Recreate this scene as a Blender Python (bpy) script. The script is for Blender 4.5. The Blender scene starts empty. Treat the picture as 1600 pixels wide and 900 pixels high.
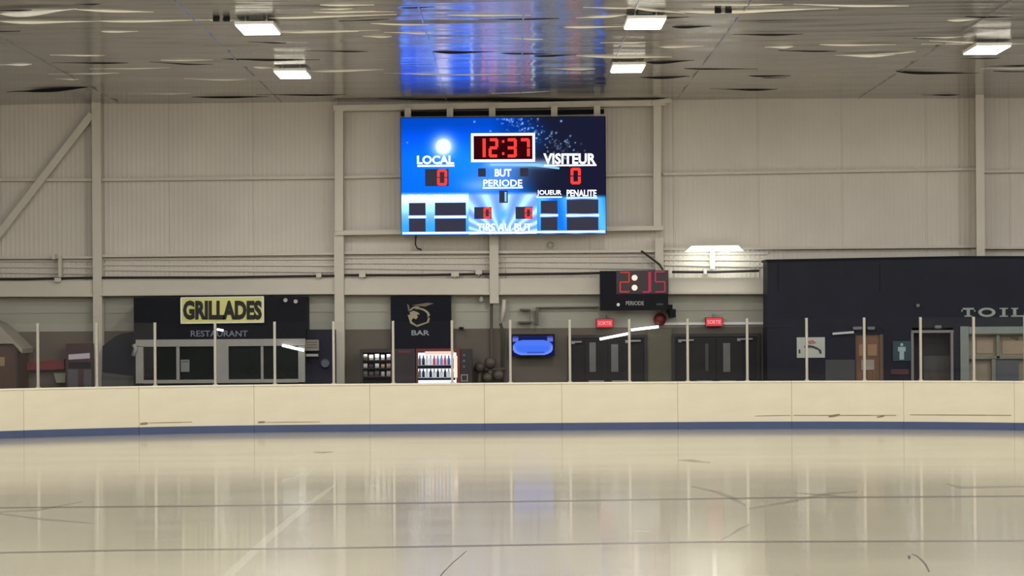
import bpy, bmesh, math, random
from mathutils import Vector
random.seed(7)
C = bpy.context.scene
COL = C.collection

# ------------------------------------------------------------------ camera, world, exposure
F = 3600.0           # focal length in pixels of the 1600x900 frame
H = 2.40             # eye height above the ice
HY = 500.0           # row of the horizon
ROLL = 0.007
cam_d = bpy.data.cameras.new('camera')
cam = bpy.data.objects.new('camera', cam_d); COL.objects.link(cam)
cam_d.sensor_width = 36; cam_d.lens = 36 * F / 1600
cam_d.shift_y = (HY - 450) / 1600.0
cam_d.clip_end = 300
cam.location = (0, 0, H)
cam.rotation_euler = (math.pi / 2, -ROLL * -1.0, 0)
C.camera = cam
C.view_settings.view_transform = 'Standard'
C.view_settings.look = 'None'
C.view_settings.exposure = 0.0
C.view_settings.gamma = 1.0
C.view_settings.use_curve_mapping = False
wd = bpy.data.worlds.new('world'); C.world = wd; wd.use_nodes = True
wd.node_tree.nodes['Background'].inputs[0].default_value = (1.0, 0.98, 0.95, 1)
wd.node_tree.nodes['Background'].inputs[1].default_value = 0.05

LAMP_W = 215.0       # downward share of each ceiling lamp
WALL_FILL = 150.0    # added fill at the out-of-view lamps, brightens the upper wall
LAMP_COL = (0.95, 0.975, 1.04)
ROOM_X, Y0, WY, CZ = 20.0, -9.0, 54.30, 7.57      # side walls, wall behind the camera, end wall, ceiling
D = 50.0                                          # end boards

# ------------------------------------------------------------------ colour and materials
def lin(c):
    return tuple(((v / 255) / 12.92 if v / 255 <= 0.04045 else ((v / 255 + 0.055) / 1.055) ** 2.4) for v in c)

MATS = {}
def mat(name, rgb, rough=0.6, metal=0.0, emit=None, strength=0.0, noise=0.0, scale=6.0, stretch=(1, 1, 1), bump=0.0, alpha=1.0, spec=0.5, ior=1.45):
    if name in MATS: return MATS[name]
    m = bpy.data.materials.new(name); m.use_nodes = True
    nt = m.node_tree; b = nt.nodes['Principled BSDF']
    col = lin(rgb) + (1,)
    b.inputs['Base Color'].default_value = col
    b.inputs['Roughness'].default_value = rough
    b.inputs['Metallic'].default_value = metal
    b.inputs['Specular IOR Level'].default_value = spec
    b.inputs['IOR'].default_value = ior
    b.inputs['Alpha'].default_value = alpha
    if emit:
        b.inputs['Emission Color'].default_value = lin(emit) + (1,)
        b.inputs['Emission Strength'].default_value = strength
    tc = nt.nodes.new('ShaderNodeTexCoord'); mp = nt.nodes.new('ShaderNodeMapping'); mp.inputs['Scale'].default_value = stretch
    n = nt.nodes.new('ShaderNodeTexNoise'); n.inputs['Scale'].default_value = scale; n.inputs['Detail'].default_value = 4
    nt.links.new(tc.outputs['Object'], mp.inputs[0]); nt.links.new(mp.outputs[0], n.inputs['Vector'])
    k = noise if noise else 0.05
    mx = nt.nodes.new('ShaderNodeMix'); mx.data_type = 'RGBA'
    mx.inputs[6].default_value = tuple(v * (1 - k) for v in col[:3]) + (1,)
    mx.inputs[7].default_value = tuple(min(1, v * (1 + k)) for v in col[:3]) + (1,)
    rmp = nt.nodes.new('ShaderNodeMapRange'); rmp.inputs[1].default_value = 0.3; rmp.inputs[2].default_value = 0.7
    nt.links.new(n.outputs['Fac'], rmp.inputs[0]); nt.links.new(rmp.outputs[0], mx.inputs[0])
    nt.links.new(mx.outputs[2], b.inputs['Base Color'])
    if bump:
        bp = nt.nodes.new('ShaderNodeBump'); bp.inputs['Strength'].default_value = 1.0; bp.inputs['Distance'].default_value = bump
        nt.links.new(n.outputs['Fac'], bp.inputs['Height']); nt.links.new(bp.outputs[0], b.inputs['Normal'])
    MATS[name] = m
    return m

def glow(name, rgb, s):
    if name in MATS: return MATS[name]
    m = bpy.data.materials.new(name); m.use_nodes = True
    nt = m.node_tree; nt.nodes.clear()
    e = nt.nodes.new('ShaderNodeEmission'); o = nt.nodes.new('ShaderNodeOutputMaterial')
    e.inputs[0].default_value = lin(rgb) + (1,); e.inputs[1].default_value = s
    nt.links.new(e.outputs[0], o.inputs[0]); MATS[name] = m
    return m

def picture_mat(name, s):
    m = bpy.data.materials.new(name); m.use_nodes = True
    nt = m.node_tree; nt.nodes.clear()
    a = nt.nodes.new('ShaderNodeVertexColor'); a.layer_name = 'picture'
    e = nt.nodes.new('ShaderNodeEmission'); o = nt.nodes.new('ShaderNodeOutputMaterial')
    e.inputs[1].default_value = s
    nt.links.new(a.outputs[0], e.inputs[0]); nt.links.new(e.outputs[0], o.inputs[0])
    return m

def glass_mat(name, refl=1.0, tint=(1, 1, 1)):
    m = bpy.data.materials.new(name); m.use_nodes = True
    nt = m.node_tree; nt.nodes.clear()
    t = nt.nodes.new('ShaderNodeBsdfTransparent'); t.inputs[0].default_value = tint + (1,)
    g = nt.nodes.new('ShaderNodeBsdfGlossy'); g.inputs['Roughness'].default_value = 0.02
    f = nt.nodes.new('ShaderNodeFresnel'); f.inputs[0].default_value = 1.33
    x = nt.nodes.new('ShaderNodeMixShader'); o = nt.nodes.new('ShaderNodeOutputMaterial')
    nt.links.new(f.outputs[0], x.inputs[0]); nt.links.new(t.outputs[0], x.inputs[1]); nt.links.new(g.outputs[0], x.inputs[2])
    nt.links.new(x.outputs[0], o.inputs[0])
    return m

M_WALL = mat('painted_cladding', (199, 190, 174), 0.55, noise=0.06, scale=0.6)
M_WALL2 = mat('grey_green_wall', (160, 156, 138), 0.6, noise=0.06, scale=0.8)
M_BROWN = mat('olive_brown_wall', (94, 84, 70), 0.6, noise=0.08, scale=1.2)
M_STEEL = mat('painted_steel', (196, 187, 168), 0.5, noise=0.05, scale=1.0)
M_NAVY = mat('dark_navy_panel', (31, 32, 41), 0.6, spec=0.2, noise=0.12, scale=1.5)
M_BLACK = mat('black_panel', (21, 22, 26), 0.6, spec=0.15, noise=0.15, scale=3)
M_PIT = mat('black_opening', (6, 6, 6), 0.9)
M_ALU = mat('aluminium_frame', (146, 143, 132), 0.4, metal=0.0, noise=0.05)
M_POST = mat('pale_support_metal', (172, 164, 148), 0.4, noise=0.05)
M_WHITE = mat('white_plastic', (225, 222, 212), 0.45)
M_CREAM = mat('cream_board', (212, 201, 172), 0.35, noise=0.035, scale=1.4, stretch=(1, 1, 2.5))
M_CAP = mat('pale_cap_rail', (226, 216, 192), 0.35)
M_KICK = mat('blue_grey_kickplate', (62, 74, 104), 0.4, noise=0.06, scale=3)
M_RUBBER = mat('rubber_floor', (45, 44, 42), 0.8)
M_DARKGLASS = mat('dark_window_glass', (28, 32, 30), 0.12, noise=0.2, scale=1.5)
M_CABLE = mat('dark_cable', (38, 33, 28), 0.6)
M_GREY = mat('mid_grey_paint', (150, 148, 138), 0.5)
M_DRED = mat('dark_red_paint', (118, 30, 36), 0.5, noise=0.12)
M_WOODR = mat('reddish_wood', (76, 50, 37), 0.55, noise=0.15, scale=4, stretch=(6, 6, .6))
M_WOODO = mat('orange_brown_wood', (106, 74, 50), 0.5, noise=0.2, scale=4, stretch=(6, 6, .6))
M_GLASS = glass_mat('clear_glass')
M_STRIP_REFLECT = glow('strip_and_reflection_glow', (250, 255, 252), 2.6)  # wall strip light, and the added tubes that imitate glass reflections
M_LAMP = glow('lamp_glow', (255, 250, 232), 9.0)

# ceiling foil
M_FOIL = mat('silver_foil_ceiling', (188, 186, 184), 0.17, metal=1.0, noise=0.08, scale=1.0, stretch=(0.12, 1.2, 1))
def ripple(m, st, dist):
    nt = m.node_tree; b = nt.nodes['Principled BSDF']
    tc = nt.nodes.new('ShaderNodeTexCoord'); mp = nt.nodes.new('ShaderNodeMapping'); mp.inputs['Scale'].default_value = st
    n = nt.nodes.new('ShaderNodeTexNoise'); n.inputs['Scale'].default_value = 1.0; n.inputs['Detail'].default_value = 2
    bp = nt.nodes.new('ShaderNodeBump'); bp.inputs['Strength'].default_value = 1; bp.inputs['Distance'].default_value = dist
    nt.links.new(tc.outputs['Object'], mp.inputs[0]); nt.links.new(mp.outputs[0], n.inputs['Vector'])
    nt.links.new(n.outputs['Fac'], bp.inputs['Height']); nt.links.new(bp.outputs[0], b.inputs['Normal'])
ripple(M_FOIL, (0.35, 9.0, 1), 0.006)
def brushed(m, an):     # sheen drawn out along the length of the rink
    nt = m.node_tree; b = nt.nodes['Principled BSDF']; c = nt.nodes.new('ShaderNodeCombineXYZ'); c.inputs[1].default_value = 1
    b.inputs['Anisotropic'].default_value = an; nt.links.new(c.outputs[0], b.inputs['Tangent'])
brushed(M_FOIL, 0.86)
def ice_material():
    m = bpy.data.materials.new('wet_ice'); m.use_nodes = True; nt = m.node_tree; b = nt.nodes['Principled BSDF']
    b.inputs['Roughness'].default_value = 0.085; b.inputs['IOR'].default_value = 1.31
    b.inputs['Coat Weight'].default_value = 0.45; b.inputs['Coat Roughness'].default_value = 0.26; b.inputs['Coat IOR'].default_value = 1.33
    tc = nt.nodes.new('ShaderNodeTexCoord')
    def noise(sc, st, det=4):
        mp = nt.nodes.new('ShaderNodeMapping'); mp.inputs['Scale'].default_value = st
        n = nt.nodes.new('ShaderNodeTexNoise'); n.inputs['Scale'].default_value = sc; n.inputs['Detail'].default_value = det
        nt.links.new(tc.outputs['Object'], mp.inputs[0]); nt.links.new(mp.outputs[0], n.inputs['Vector']); return n
    a = noise(1.0, (0.35, 0.5, 1)); r = nt.nodes.new('ShaderNodeMapRange'); r.inputs[1].default_value = .3; r.inputs[2].default_value = .7
    mx = nt.nodes.new('ShaderNodeMix'); mx.data_type = 'RGBA'
    mx.inputs[6].default_value = lin((176, 166, 140)) + (1,); mx.inputs[7].default_value = lin((188, 178, 150)) + (1,)
    nt.links.new(a.outputs[0], r.inputs[0]); nt.links.new(r.outputs[0], mx.inputs[0]); nt.links.new(mx.outputs[2], b.inputs['Base Color'])
    n2 = noise(1.0, (1.2, 0.9, 1), 3)
    bp = nt.nodes.new('ShaderNodeBump'); bp.inputs['Strength'].default_value = 1; bp.inputs['Distance'].default_value = 0.0006
    nt.links.new(n2.outputs[0], bp.inputs['Height']); nt.links.new(bp.outputs[0], b.inputs['Normal'])
    n3 = noise(0.8, (0.2, 0.8, 1)); r3 = nt.nodes.new('ShaderNodeMapRange'); r3.inputs[1].default_value = .35; r3.inputs[2].default_value = .7
    r3.inputs[3].default_value = 0.06; r3.inputs[4].default_value = 0.085
    nt.links.new(n3.outputs[0], r3.inputs[0]); nt.links.new(r3.outputs[0], b.inputs['Roughness'])
    return m
M_ICE = ice_material(); brushed(M_ICE, 0.85)
M_MARK = mat('dark_ice_mark', (62, 52, 40), 0.4, alpha=0.8)
M_MARKS = mat('soft_ice_mark', (88, 78, 66), 0.4, alpha=0.25)
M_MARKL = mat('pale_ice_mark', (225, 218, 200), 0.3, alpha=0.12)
M_LINE = mat('thin_dark_ice_line', (70, 62, 52), 0.35, alpha=0.45)

# ------------------------------------------------------------------ helpers
def W(px, py, d):
    """world point at distance d that lies on the sight line of a photograph position"""
    rx, ry = px - 800.0, py - HY
    x, y = rx - ROLL * ry, ry + ROLL * rx
    return Vector((x / F * d, d, H - y / F * d))

ORG = {}
class MB:
    def __init__(s): s.bm = bmesh.new()
    def face(s, pts, mi=0):
        f = s.bm.faces.new([s.bm.verts.new(p) for p in pts]); f.material_index = mi; return f
    def box(s, a, b, mi=0):
        x0, y0, z0 = (min(a[i], b[i]) for i in range(3)); x1, y1, z1 = (max(a[i], b[i]) for i in range(3))
        v = [s.bm.verts.new(p) for p in ((x0,y0,z0),(x1,y0,z0),(x1,y1,z0),(x0,y1,z0),(x0,y0,z1),(x1,y0,z1),(x1,y1,z1),(x0,y1,z1))]
        for q in ((0,3,2,1),(4,5,6,7),(0,1,5,4),(1,2,6,5),(2,3,7,6),(3,0,4,7)):
            s.bm.faces.new([v[i] for i in q]).material_index = mi
    def prism(s, pts, y0, y1, mi=0):
        """outline in x,z (or 3D points) extruded along y from y0 to y1"""
        P = [(p[0], p[-1]) for p in pts]
        area = sum(P[i][0] * P[(i+1) % len(P)][1] - P[(i+1) % len(P)][0] * P[i][1] for i in range(len(P)))
        if area < 0: P = P[::-1]
        a = [s.bm.verts.new((x, y0, z)) for x, z in P]; b = [s.bm.verts.new((x, y1, z)) for x, z in P]
        s.bm.faces.new(a).material_index = mi; s.bm.faces.new(b[::-1]).material_index = mi
        n = len(P)
        for i in range(n):
            j = (i + 1) % n
            s.bm.faces.new((a[j], a[i], b[i], b[j])).material_index = mi
    def tube(s, pts, r, n=8, mi=0):
        pts = [Vector(p) for p in pts]; rings = []
        for i, p in enumerate(pts):
            t = (pts[min(i+1, len(pts)-1)] - pts[max(i-1, 0)]).normalized()
            up = Vector((0, 0, 1)) if abs(t.z) < 0.9 else Vector((0, 1, 0))
            u = t.cross(up).normalized(); v = u.cross(t).normalized()
            rr = r[i] if isinstance(r, (list, tuple)) else r
            rings.append([s.bm.verts.new(p + u * rr * math.cos(2*math.pi*k/n) + v * rr * math.sin(2*math.pi*k/n)) for k in range(n)])
        for a, b in zip(rings, rings[1:]):
            for k in range(n): s.bm.faces.new((a[k], a[(k+1) % n], b[(k+1) % n], b[k])).material_index = mi
        s.bm.faces.new(rings[0][::-1]).material_index = mi; s.bm.faces.new(rings[-1]).material_index = mi
    def pbox(s, x0, y0, x1, y1, d, depth, mi=0):
        a = W((x0+x1)/2, (y0+y1)/2, d); w = (x1-x0)/F*d/2; h = (y1-y0)/F*d/2
        s.box((a.x-w, d, a.z-h), (a.x+w, d+depth, a.z+h), mi)
    def pbeam(s, x0, y0, x1, y1, th, d, depth, mi=0):
        a, b = W(x0, y0, d), W(x1, y1, d); t = (b-a).normalized(); n = Vector((-t.z, 0, t.x)) * (th/F*d/2)
        s.prism([a-n, b-n, b+n, a+n], d, d+depth, mi)
    def ppoly(s, pts, d, depth, mi=0):
        s.prism([W(x, y, d) for x, y in pts], d, d+depth, mi)
    def pframe(s, x0, y0, x1, y1, t, d, depth, mi=0, bottom=True):
        s.pbox(x0, y0, x1, y0+t, d, depth, mi)
        if bottom: s.pbox(x0, y1-t, x1, y1, d, depth, mi)
        e = y1-t if bottom else y1
        s.pbox(x0, y0+t, x0+t, e, d, depth, mi); s.pbox(x1-t, y0+t, x1, e, d, depth, mi)
    def build(s, name, m, parent=None, smooth=False, bevel=0.0):
        if bevel:
            es = [e for e in s.bm.edges if len(e.link_faces) == 2 and e.calc_face_angle(0) > 0.5]
            bmesh.ops.bevel(s.bm, geom=es, offset=bevel, segments=2, affect='EDGES', clamp_overlap=True)
        me = bpy.data.meshes.new(name)
        if parent is not None: off = ORG[parent.name]
        else:
            vs = [v.co for v in s.bm.verts]
            off = Vector(((min(v.x for v in vs)+max(v.x for v in vs))/2, (min(v.y for v in vs)+max(v.y for v in vs))/2, min(v.z for v in vs)))
        for v in s.bm.verts: v.co -= off
        if smooth:
            for f in s.bm.faces: f.smooth = True
        s.bm.to_mesh(me); s.bm.free()
        for q in (m if isinstance(m, (list, tuple)) else [m]): me.materials.append(q)
        o = bpy.data.objects.new(name, me); COL.objects.link(o)
        ORG[o.name] = off
        if parent is not None: o.parent = parent
        else: o.location = off
        return o

def thing(name, label, cat, base, group=None):
    o = bpy.data.objects.new(name, None); COL.objects.link(o); o.location = base; o.empty_display_size = 0.2
    ORG[o.name] = Vector(base); tag(o, label, cat, group); return o
def tag(o, label=None, cat=None, group=None, kind=None):
    if label: o['label'] = label
    if cat: o['category'] = cat
    if group: o['group'] = group
    if kind: o['kind'] = kind
    return o
def struct(o): o['kind'] = 'structure'; return o
def P(f, name, m, parent=None, **k):
    """shorthand: build one mesh from a function that fills a builder"""
    b = MB(); f(b); return b.build(name, m, parent, **k)

def text_mb(s, x0, y0, x1, y1, d, depth, bold=0.02, mb=None):
    cu = bpy.data.curves.new('lettering', 'FONT'); cu.body = s; cu.size = 1; cu.offset = bold; cu.extrude = 0.5; cu.resolution_u = 3
    to = bpy.data.objects.new('lettering', cu); COL.objects.link(to)
    dg = bpy.context.evaluated_depsgraph_get(); dg.update()
    me = bpy.data.meshes.new_from_object(to.evaluated_get(dg))
    bpy.data.objects.remove(to); bpy.data.curves.remove(cu)
    vs = [v.co.copy() for v in me.vertices]
    ax, bx = min(v.x for v in vs), max(v.x for v in vs); ay, by = min(v.y for v in vs), max(v.y for v in vs)
    az, bz = min(v.z for v in vs), max(v.z for v in vs)
    mb = mb or MB(); nv = []
    for v in vs:
        p = W(x0 + (v.x-ax)/(bx-ax)*(x1-x0), y1 - (v.y-ay)/(by-ay)*(y1-y0), d)
        p.y = d + (1-(v.z-az)/(bz-az))*depth
        nv.append(mb.bm.verts.new(p))
    for f in me.polygons:
        try: mb.bm.faces.new([nv[i] for i in f.vertices])
        except ValueError: pass
    bpy.data.meshes.remove(me)
    return mb

SEG = {'0': 'abcdef', '1': 'bc', '2': 'abged', '3': 'abgcd', '5': 'afgcd', '7': 'abc'}
def seg_digit(mb, ch, x0, y0, x1, y1, t, d, depth):
    ym = (y0+y1)/2
    R = {'a': (x0+t*.4, y0, x1-t*.4, y0+t), 'd': (x0+t*.4, y1-t, x1-t*.4, y1), 'g': (x0+t*.4, ym-t/2, x1-t*.4, ym+t/2),
         'f': (x0, y0+t*.4, x0+t, ym-t*.2), 'b': (x1-t, y0+t*.4, x1, ym-t*.2), 'e': (x0, ym+t*.2, x0+t, y1-t*.4), 'c': (x1-t, ym+t*.2, x1, y1-t*.4)}
    for k in SEG[ch]: mb.pbox(*R[k], d, depth)

def picture(name, x0, y0, x1, y1, d, fn, nu, nv, m, parent, hdr=0.0):
    a = W(x0, (y0+y1)/2, d); b = W(x1, (y0+y1)/2, d); zc = W((x0+x1)/2, (y0+y1)/2, d).z; h = (y1-y0)/F*d
    xs, xe = a.x, b.x; off = ORG[parent.name]
    verts, cols, faces = [], [], []
    for j in range(nv+1):
        for i in range(nu+1):
            u, v = i/nu, j/nv
            verts.append((xs+(xe-xs)*u-off.x, d-off.y, zc-h/2+h*v-off.z)); cols.append(tuple(q*(1+hdr*max(0, q-.55)/.45) for q in lin(fn(u, v)))+(1,))
    for j in range(nv):
        for i in range(nu):
            k = j*(nu+1)+i; faces.append((k, k+1, k+nu+2, k+nu+1))
    me = bpy.data.meshes.new(name); me.from_pydata(verts, [], faces)
    ca = me.color_attributes.new('picture', 'FLOAT_COLOR', 'POINT')
    for i, c in enumerate(cols): ca.data[i].color = c
    me.materials.append(m); o = bpy.data.objects.new(name, me); COL.objects.link(o); o.parent = parent
    ORG[o.name] = off
    return o

def sm(a, b, x):
    t = max(0, min(1, (x-a)/(b-a))); return t*t*(3-2*t)
def mixc(a, b, t): return tuple(a[i]*(1-t)+b[i]*t for i in range(3))

# ------------------------------------------------------------------ the room
struct(P(lambda b: b.box((-ROOM_X, Y0, -0.3), (ROOM_X, WY+0.6, -0.05)), 'floor', M_RUBBER))
# raised rubber walkway behind the boards
struct(P(lambda b: b.box((-ROOM_X, D+0.15, -0.05), (ROOM_X, WY, 0.0)), 'walkway', M_RUBBER))

def cx_d(px):      # distance of the end boards along the photograph's width: straight in the middle, curving round at both ends
    if px < 520: return D - 2.0*((520-px)/520)**2
    if px > 1100: return D - 1.5*((px-1100)/500)**2
    return D

# ice sheet with its skate marks
ice = MB()
outline = [(-16, Y0+.4), (16, Y0+.4)]
pts = [W(px, 672, cx_d(px)) for px in range(2200, -501, -100)]
outline = [(pts[-1].x, Y0+.4), (pts[0].x, Y0+.4)] + [(p.x, p.y+.05) for p in pts]
top = [ice.bm.verts.new((x, y, 0)) for x, y in outline]; bot = [ice.bm.verts.new((x, y, -0.05)) for x, y in outline]
ice.bm.faces.new(top); ice.bm.faces.new(bot[::-1])
for i in range(len(top)):
    j = (i+1) % len(top); ice.bm.faces.new((top[j], top[i], bot[i], bot[j]))
def ground(px, py):
    rx, ry = px-800.0, py-HY; x, y = rx-ROLL*ry, ry+ROLL*rx; d = H*F/y; return Vector((x/F*d, d, 0))
def ribbon(pts, th, mi, z=0.002):
    ps = [ground(*p) for p in pts]
    L, R = [], []
    for i, p in enumerate(pts):
        q = ground(p[0], p[1]+th[i]/2); r = ground(p[0], p[1]-th[i]/2)
        a = pts[max(i-1, 0)]; b = pts[min(i+1, len(pts)-1)]; dx, dy = b[0]-a[0], b[1]-a[1]; l = math.hypot(dx, dy); nx, ny = -dy/l*th[i]/2, dx/l*th[i]/2
        q = ground(p[0]+nx, p[1]+ny); r = ground(p[0]-nx, p[1]-ny); q.z = r.z = z; L.append(ice.bm.verts.new(q)); R.append(ice.bm.verts.new(r))
    for i in range(len(pts)-1):
        f = ice.bm.faces.new((L[i], L[i+1], R[i+1], R[i])); f.material_index = mi
        f.normal_update()
        if f.normal.z < 0: f.normal_flip()
ribbon([(-60, 794), (300, 791), (800, 784), (1200, 778), (1660, 775)], [2.2]*5, 4)
ribbon([(-60, 865), (200, 860), (500, 857), (800, 852), (1100, 847), (1660, 845)], [2.6]*6, 4)
ribbon([(1419, 868), (1420.5, 870), (1421, 874)], [2, 5, 3], 1)
ribbon([(1424, 866), (1431, 868), (1439, 874), (1446, 882), (1452, 894)], [1, 2, 3, 3, 2.4], 1)
ribbon([(684, 905), (694, 893), (708, 879), (729, 861)], [1.5, 1.6, 1.4, 1], 1)
ribbon([(1126, 844), (1140, 837), (1155, 827), (1172, 819)], [1.2, 2, 4, 1], 2)
ribbon([(1080, 760), (1120, 769), (1150, 781), (1165, 790)], [2, 4, 6, 2], 2)
ribbon([(1170, 795), (1230, 785), (1290, 772), (1340, 768)], [2, 4, 4, 1], 2)
ribbon([(1240, 770), (1290, 774), (1340, 778)], [1, 4, 1], 2)
ribbon([(1478, 756), (1500, 762), (1550, 761), (1620, 760)], [1, 4, 3, 3], 2)
ribbon([(490, 707), (505, 707), (521, 706)], [1, 3, 1], 2)
ribbon([(1060, 719), (1082, 720), (1110, 723)], [1, 4, 1], 2)
ribbon([(0, 803), (70, 812), (150, 818)], [3, 3, 1], 2)
ribbon([(0, 800), (60, 797), (130, 784)], [2, 3, 1], 2)
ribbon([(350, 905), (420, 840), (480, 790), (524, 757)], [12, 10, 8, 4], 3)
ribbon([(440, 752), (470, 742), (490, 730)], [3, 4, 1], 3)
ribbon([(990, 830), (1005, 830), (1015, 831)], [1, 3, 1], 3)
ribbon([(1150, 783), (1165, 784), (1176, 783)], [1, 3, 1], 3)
iceo = ice.build('ice_sheet', [M_ICE, M_MARK, M_MARKS, M_MARKL, M_LINE]); struct(iceo)

# end wall: ribbed cladding above, smooth below
def zat(py, px=800): return W(px, py, WY).z
wall = MB()
ZB, ZS = zat(513), zat(462)
pitch = 0.11; n = int(2*ROOM_X/pitch)
prof = []
for i in range(n):
    x = -ROOM_X + i*pitch
    big = (i % 18 == 0)
    a = 0.016 if big else 0.005
    prof += [(x, WY), (x+pitch*.5, WY), (x+pitch*.62, WY-a), (x+pitch*.88, WY-a)]
prof.append((ROOM_X, WY))
lo = [wall.bm.verts.new((x, y, ZS-.3)) for x, y in prof]; hi = [wall.bm.verts.new((x, y, CZ+.2)) for x, y in prof]
for i in range(len(prof)-1): wall.bm.faces.new((lo[i], lo[i+1], hi[i+1], hi[i]))
wall.box((-ROOM_X, WY+.002, -.05), (ROOM_X, WY+.3, CZ+.2), 0)
wall.box((-ROOM_X, WY-.03, ZB), (ROOM_X, WY+.002, ZS+.05), 1)
wall.box((-ROOM_X, WY-.05, -.05), (ROOM_X, WY+.002, ZB), 2)
struct(wall.build('wall_back', [M_WALL, M_WALL2, M_BROWN]))
struct(P(lambda b: b.box((-ROOM_X-.3, Y0, -.3), (-ROOM_X, WY+.3, CZ+.3)), 'wall_left', M_WALL))
struct(P(lambda b: b.box((ROOM_X, Y0, -.3), (ROOM_X+.3, WY+.3, CZ+.3)), 'wall_right', M_WALL))
struct(P(lambda b: b.box((-ROOM_X, Y0-.3, -.3), (ROOM_X, Y0, CZ+.3)), 'wall_front', mat('shade_darkened_wall', (60, 58, 55), .8)))  # unseen wall, its colour darkened as shade to dim the glass reflections

# foil ceiling with its wrinkles, drooping folds, painted glints and dark gaps
def ceiling_z(x, y):
    z = 0.0
    for lam, amp, kx, ph in ((2.9, .020, .30, 0), (1.37, .0125, .55, 1.3), (0.71, .0062, -.6, 2.1), (0.43, .0034, .9, .4), (.29, .0018, -1.3, 4.4)):
        w = 0.8*math.sin(x*kx+ph) + 0.5*math.sin(x*kx*2.3+ph*3+y*.11)
        a = amp*(0.55+0.45*math.sin(x*kx*1.7+y*.37+ph*2))
        z += a*math.sin(2*math.pi*y/lam + w*2.2 + ph)
    return CZ + z
ce = MB()
def grid(xs, ys, fz):
    vs = [[ce.bm.verts.new((x, y, fz(x, y))) for x in xs] for y in ys]
    for j in range(len(ys)-1):
        for i in range(len(xs)-1):
            f = ce.bm.faces.new((vs[j][i], vs[j+1][i], vs[j+1][i+1], vs[j][i+1])); f.smooth = True
nx = 90
grid([-ROOM_X + 2*ROOM_X*i/nx for i in range(nx+1)], [28 + (WY-28)*j/420 for j in range(421)], ceiling_z)
grid([-ROOM_X + 2*ROOM_X*i/20 for i in range(21)], [Y0 + (28-Y0)*j/40 for j in range(41)], lambda x, y: CZ if y < 27.9 else ceiling_z(x, y))
def cpt(px, py, z=CZ):
    rx, ry = px-800.0, py-HY; x, y = rx-ROLL*ry, ry+ROLL*rx; d = (H-z)*F/y; return Vector((x/F*d, d, z))
def lens(px0, px1, py, th, mi, dy=0.0, z=None):
    """lens-shaped fold hanging from the ceiling, th = its deepest droop in photograph pixels"""
    n = 16; sk = random.choice((.6, .8, 1.3, 1.7)); a, b = cpt(px0, py), cpt(px1, py+dy); d = (a.y+b.y)/2; drop = (.62 if mi == 1 else .75)*th/F*d
    t0, t1, b0, b1 = [], [], [], []
    for i in range(n+1):
        u = i/n; p = a.lerp(b, u); s = math.sin(math.pi*u**sk)**1.5
        zt = ceiling_z(p.x, p.y) - 0.002
        t0.append(ce.bm.verts.new((p.x, p.y-.02, zt+.01))); b0.append(ce.bm.verts.new((p.x, p.y-.01+.03*s, zt-drop*s-.001)))
        b1.append(ce.bm.verts.new((p.x, p.y+.02+.03*s, zt-drop*s-.001))); t1.append(ce.bm.verts.new((p.x, p.y+.03+.03*s, zt+.01)))
    for i in range(n):
        for q in ((t0[i], b0[i], b0[i+1], t0[i+1]), (b0[i], b1[i], b1[i+1], b0[i+1]), (b1[i], t1[i], t1[i+1], b1[i+1])):
            f = ce.bm.faces.new(q); f.material_index = mi; f.smooth = True
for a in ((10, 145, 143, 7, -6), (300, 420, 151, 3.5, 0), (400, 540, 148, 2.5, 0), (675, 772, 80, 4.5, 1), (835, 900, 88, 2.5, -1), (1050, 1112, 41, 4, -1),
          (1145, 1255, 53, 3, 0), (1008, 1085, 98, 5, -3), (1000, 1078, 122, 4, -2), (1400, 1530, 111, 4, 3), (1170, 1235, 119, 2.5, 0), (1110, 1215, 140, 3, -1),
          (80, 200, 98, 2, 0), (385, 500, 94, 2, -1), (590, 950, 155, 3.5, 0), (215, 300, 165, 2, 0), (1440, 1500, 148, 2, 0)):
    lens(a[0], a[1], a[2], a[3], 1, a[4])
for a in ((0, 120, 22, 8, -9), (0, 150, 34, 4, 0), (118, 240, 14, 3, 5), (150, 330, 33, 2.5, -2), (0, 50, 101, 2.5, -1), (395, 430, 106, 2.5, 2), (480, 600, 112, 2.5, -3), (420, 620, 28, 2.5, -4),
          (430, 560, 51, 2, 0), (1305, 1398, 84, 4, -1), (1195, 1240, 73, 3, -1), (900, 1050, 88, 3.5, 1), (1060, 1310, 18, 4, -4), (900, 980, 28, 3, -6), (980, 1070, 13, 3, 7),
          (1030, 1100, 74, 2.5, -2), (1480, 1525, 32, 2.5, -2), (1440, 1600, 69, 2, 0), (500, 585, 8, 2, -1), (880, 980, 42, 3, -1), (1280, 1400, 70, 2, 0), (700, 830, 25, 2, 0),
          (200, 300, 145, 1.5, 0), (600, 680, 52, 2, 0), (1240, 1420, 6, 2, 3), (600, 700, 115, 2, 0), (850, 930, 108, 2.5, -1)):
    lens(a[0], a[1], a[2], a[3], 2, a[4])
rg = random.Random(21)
for i in range(46):      # small wrinkles, their shade and glint painted as dark and pale strips
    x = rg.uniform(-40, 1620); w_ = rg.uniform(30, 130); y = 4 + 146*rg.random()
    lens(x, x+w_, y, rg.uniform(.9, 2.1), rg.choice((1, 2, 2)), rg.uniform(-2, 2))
M_FOLD_GLINT = mat('painted_fold_glint', (240, 236, 226), 0.4, metal=0.1)  # pale colour stands in for lamplight caught by the folds
ceo = ce.build('ceiling', [M_FOIL, M_PIT, M_FOLD_GLINT]); struct(ceo)
M_SEAM = mat('seam_tape', (205, 200, 192), 0.35, metal=0.7)
for i, x in enumerate((-9.2, -5.4, -1.5, 0.23, 2.1, 3.93, 8.2)):
    o = P(lambda b: b.box((x-.012, 28, CZ-.017), (x+.012, WY-.05, CZ+.02)), 'trim_%d' % (i+1), M_FOIL); struct(o)

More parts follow.
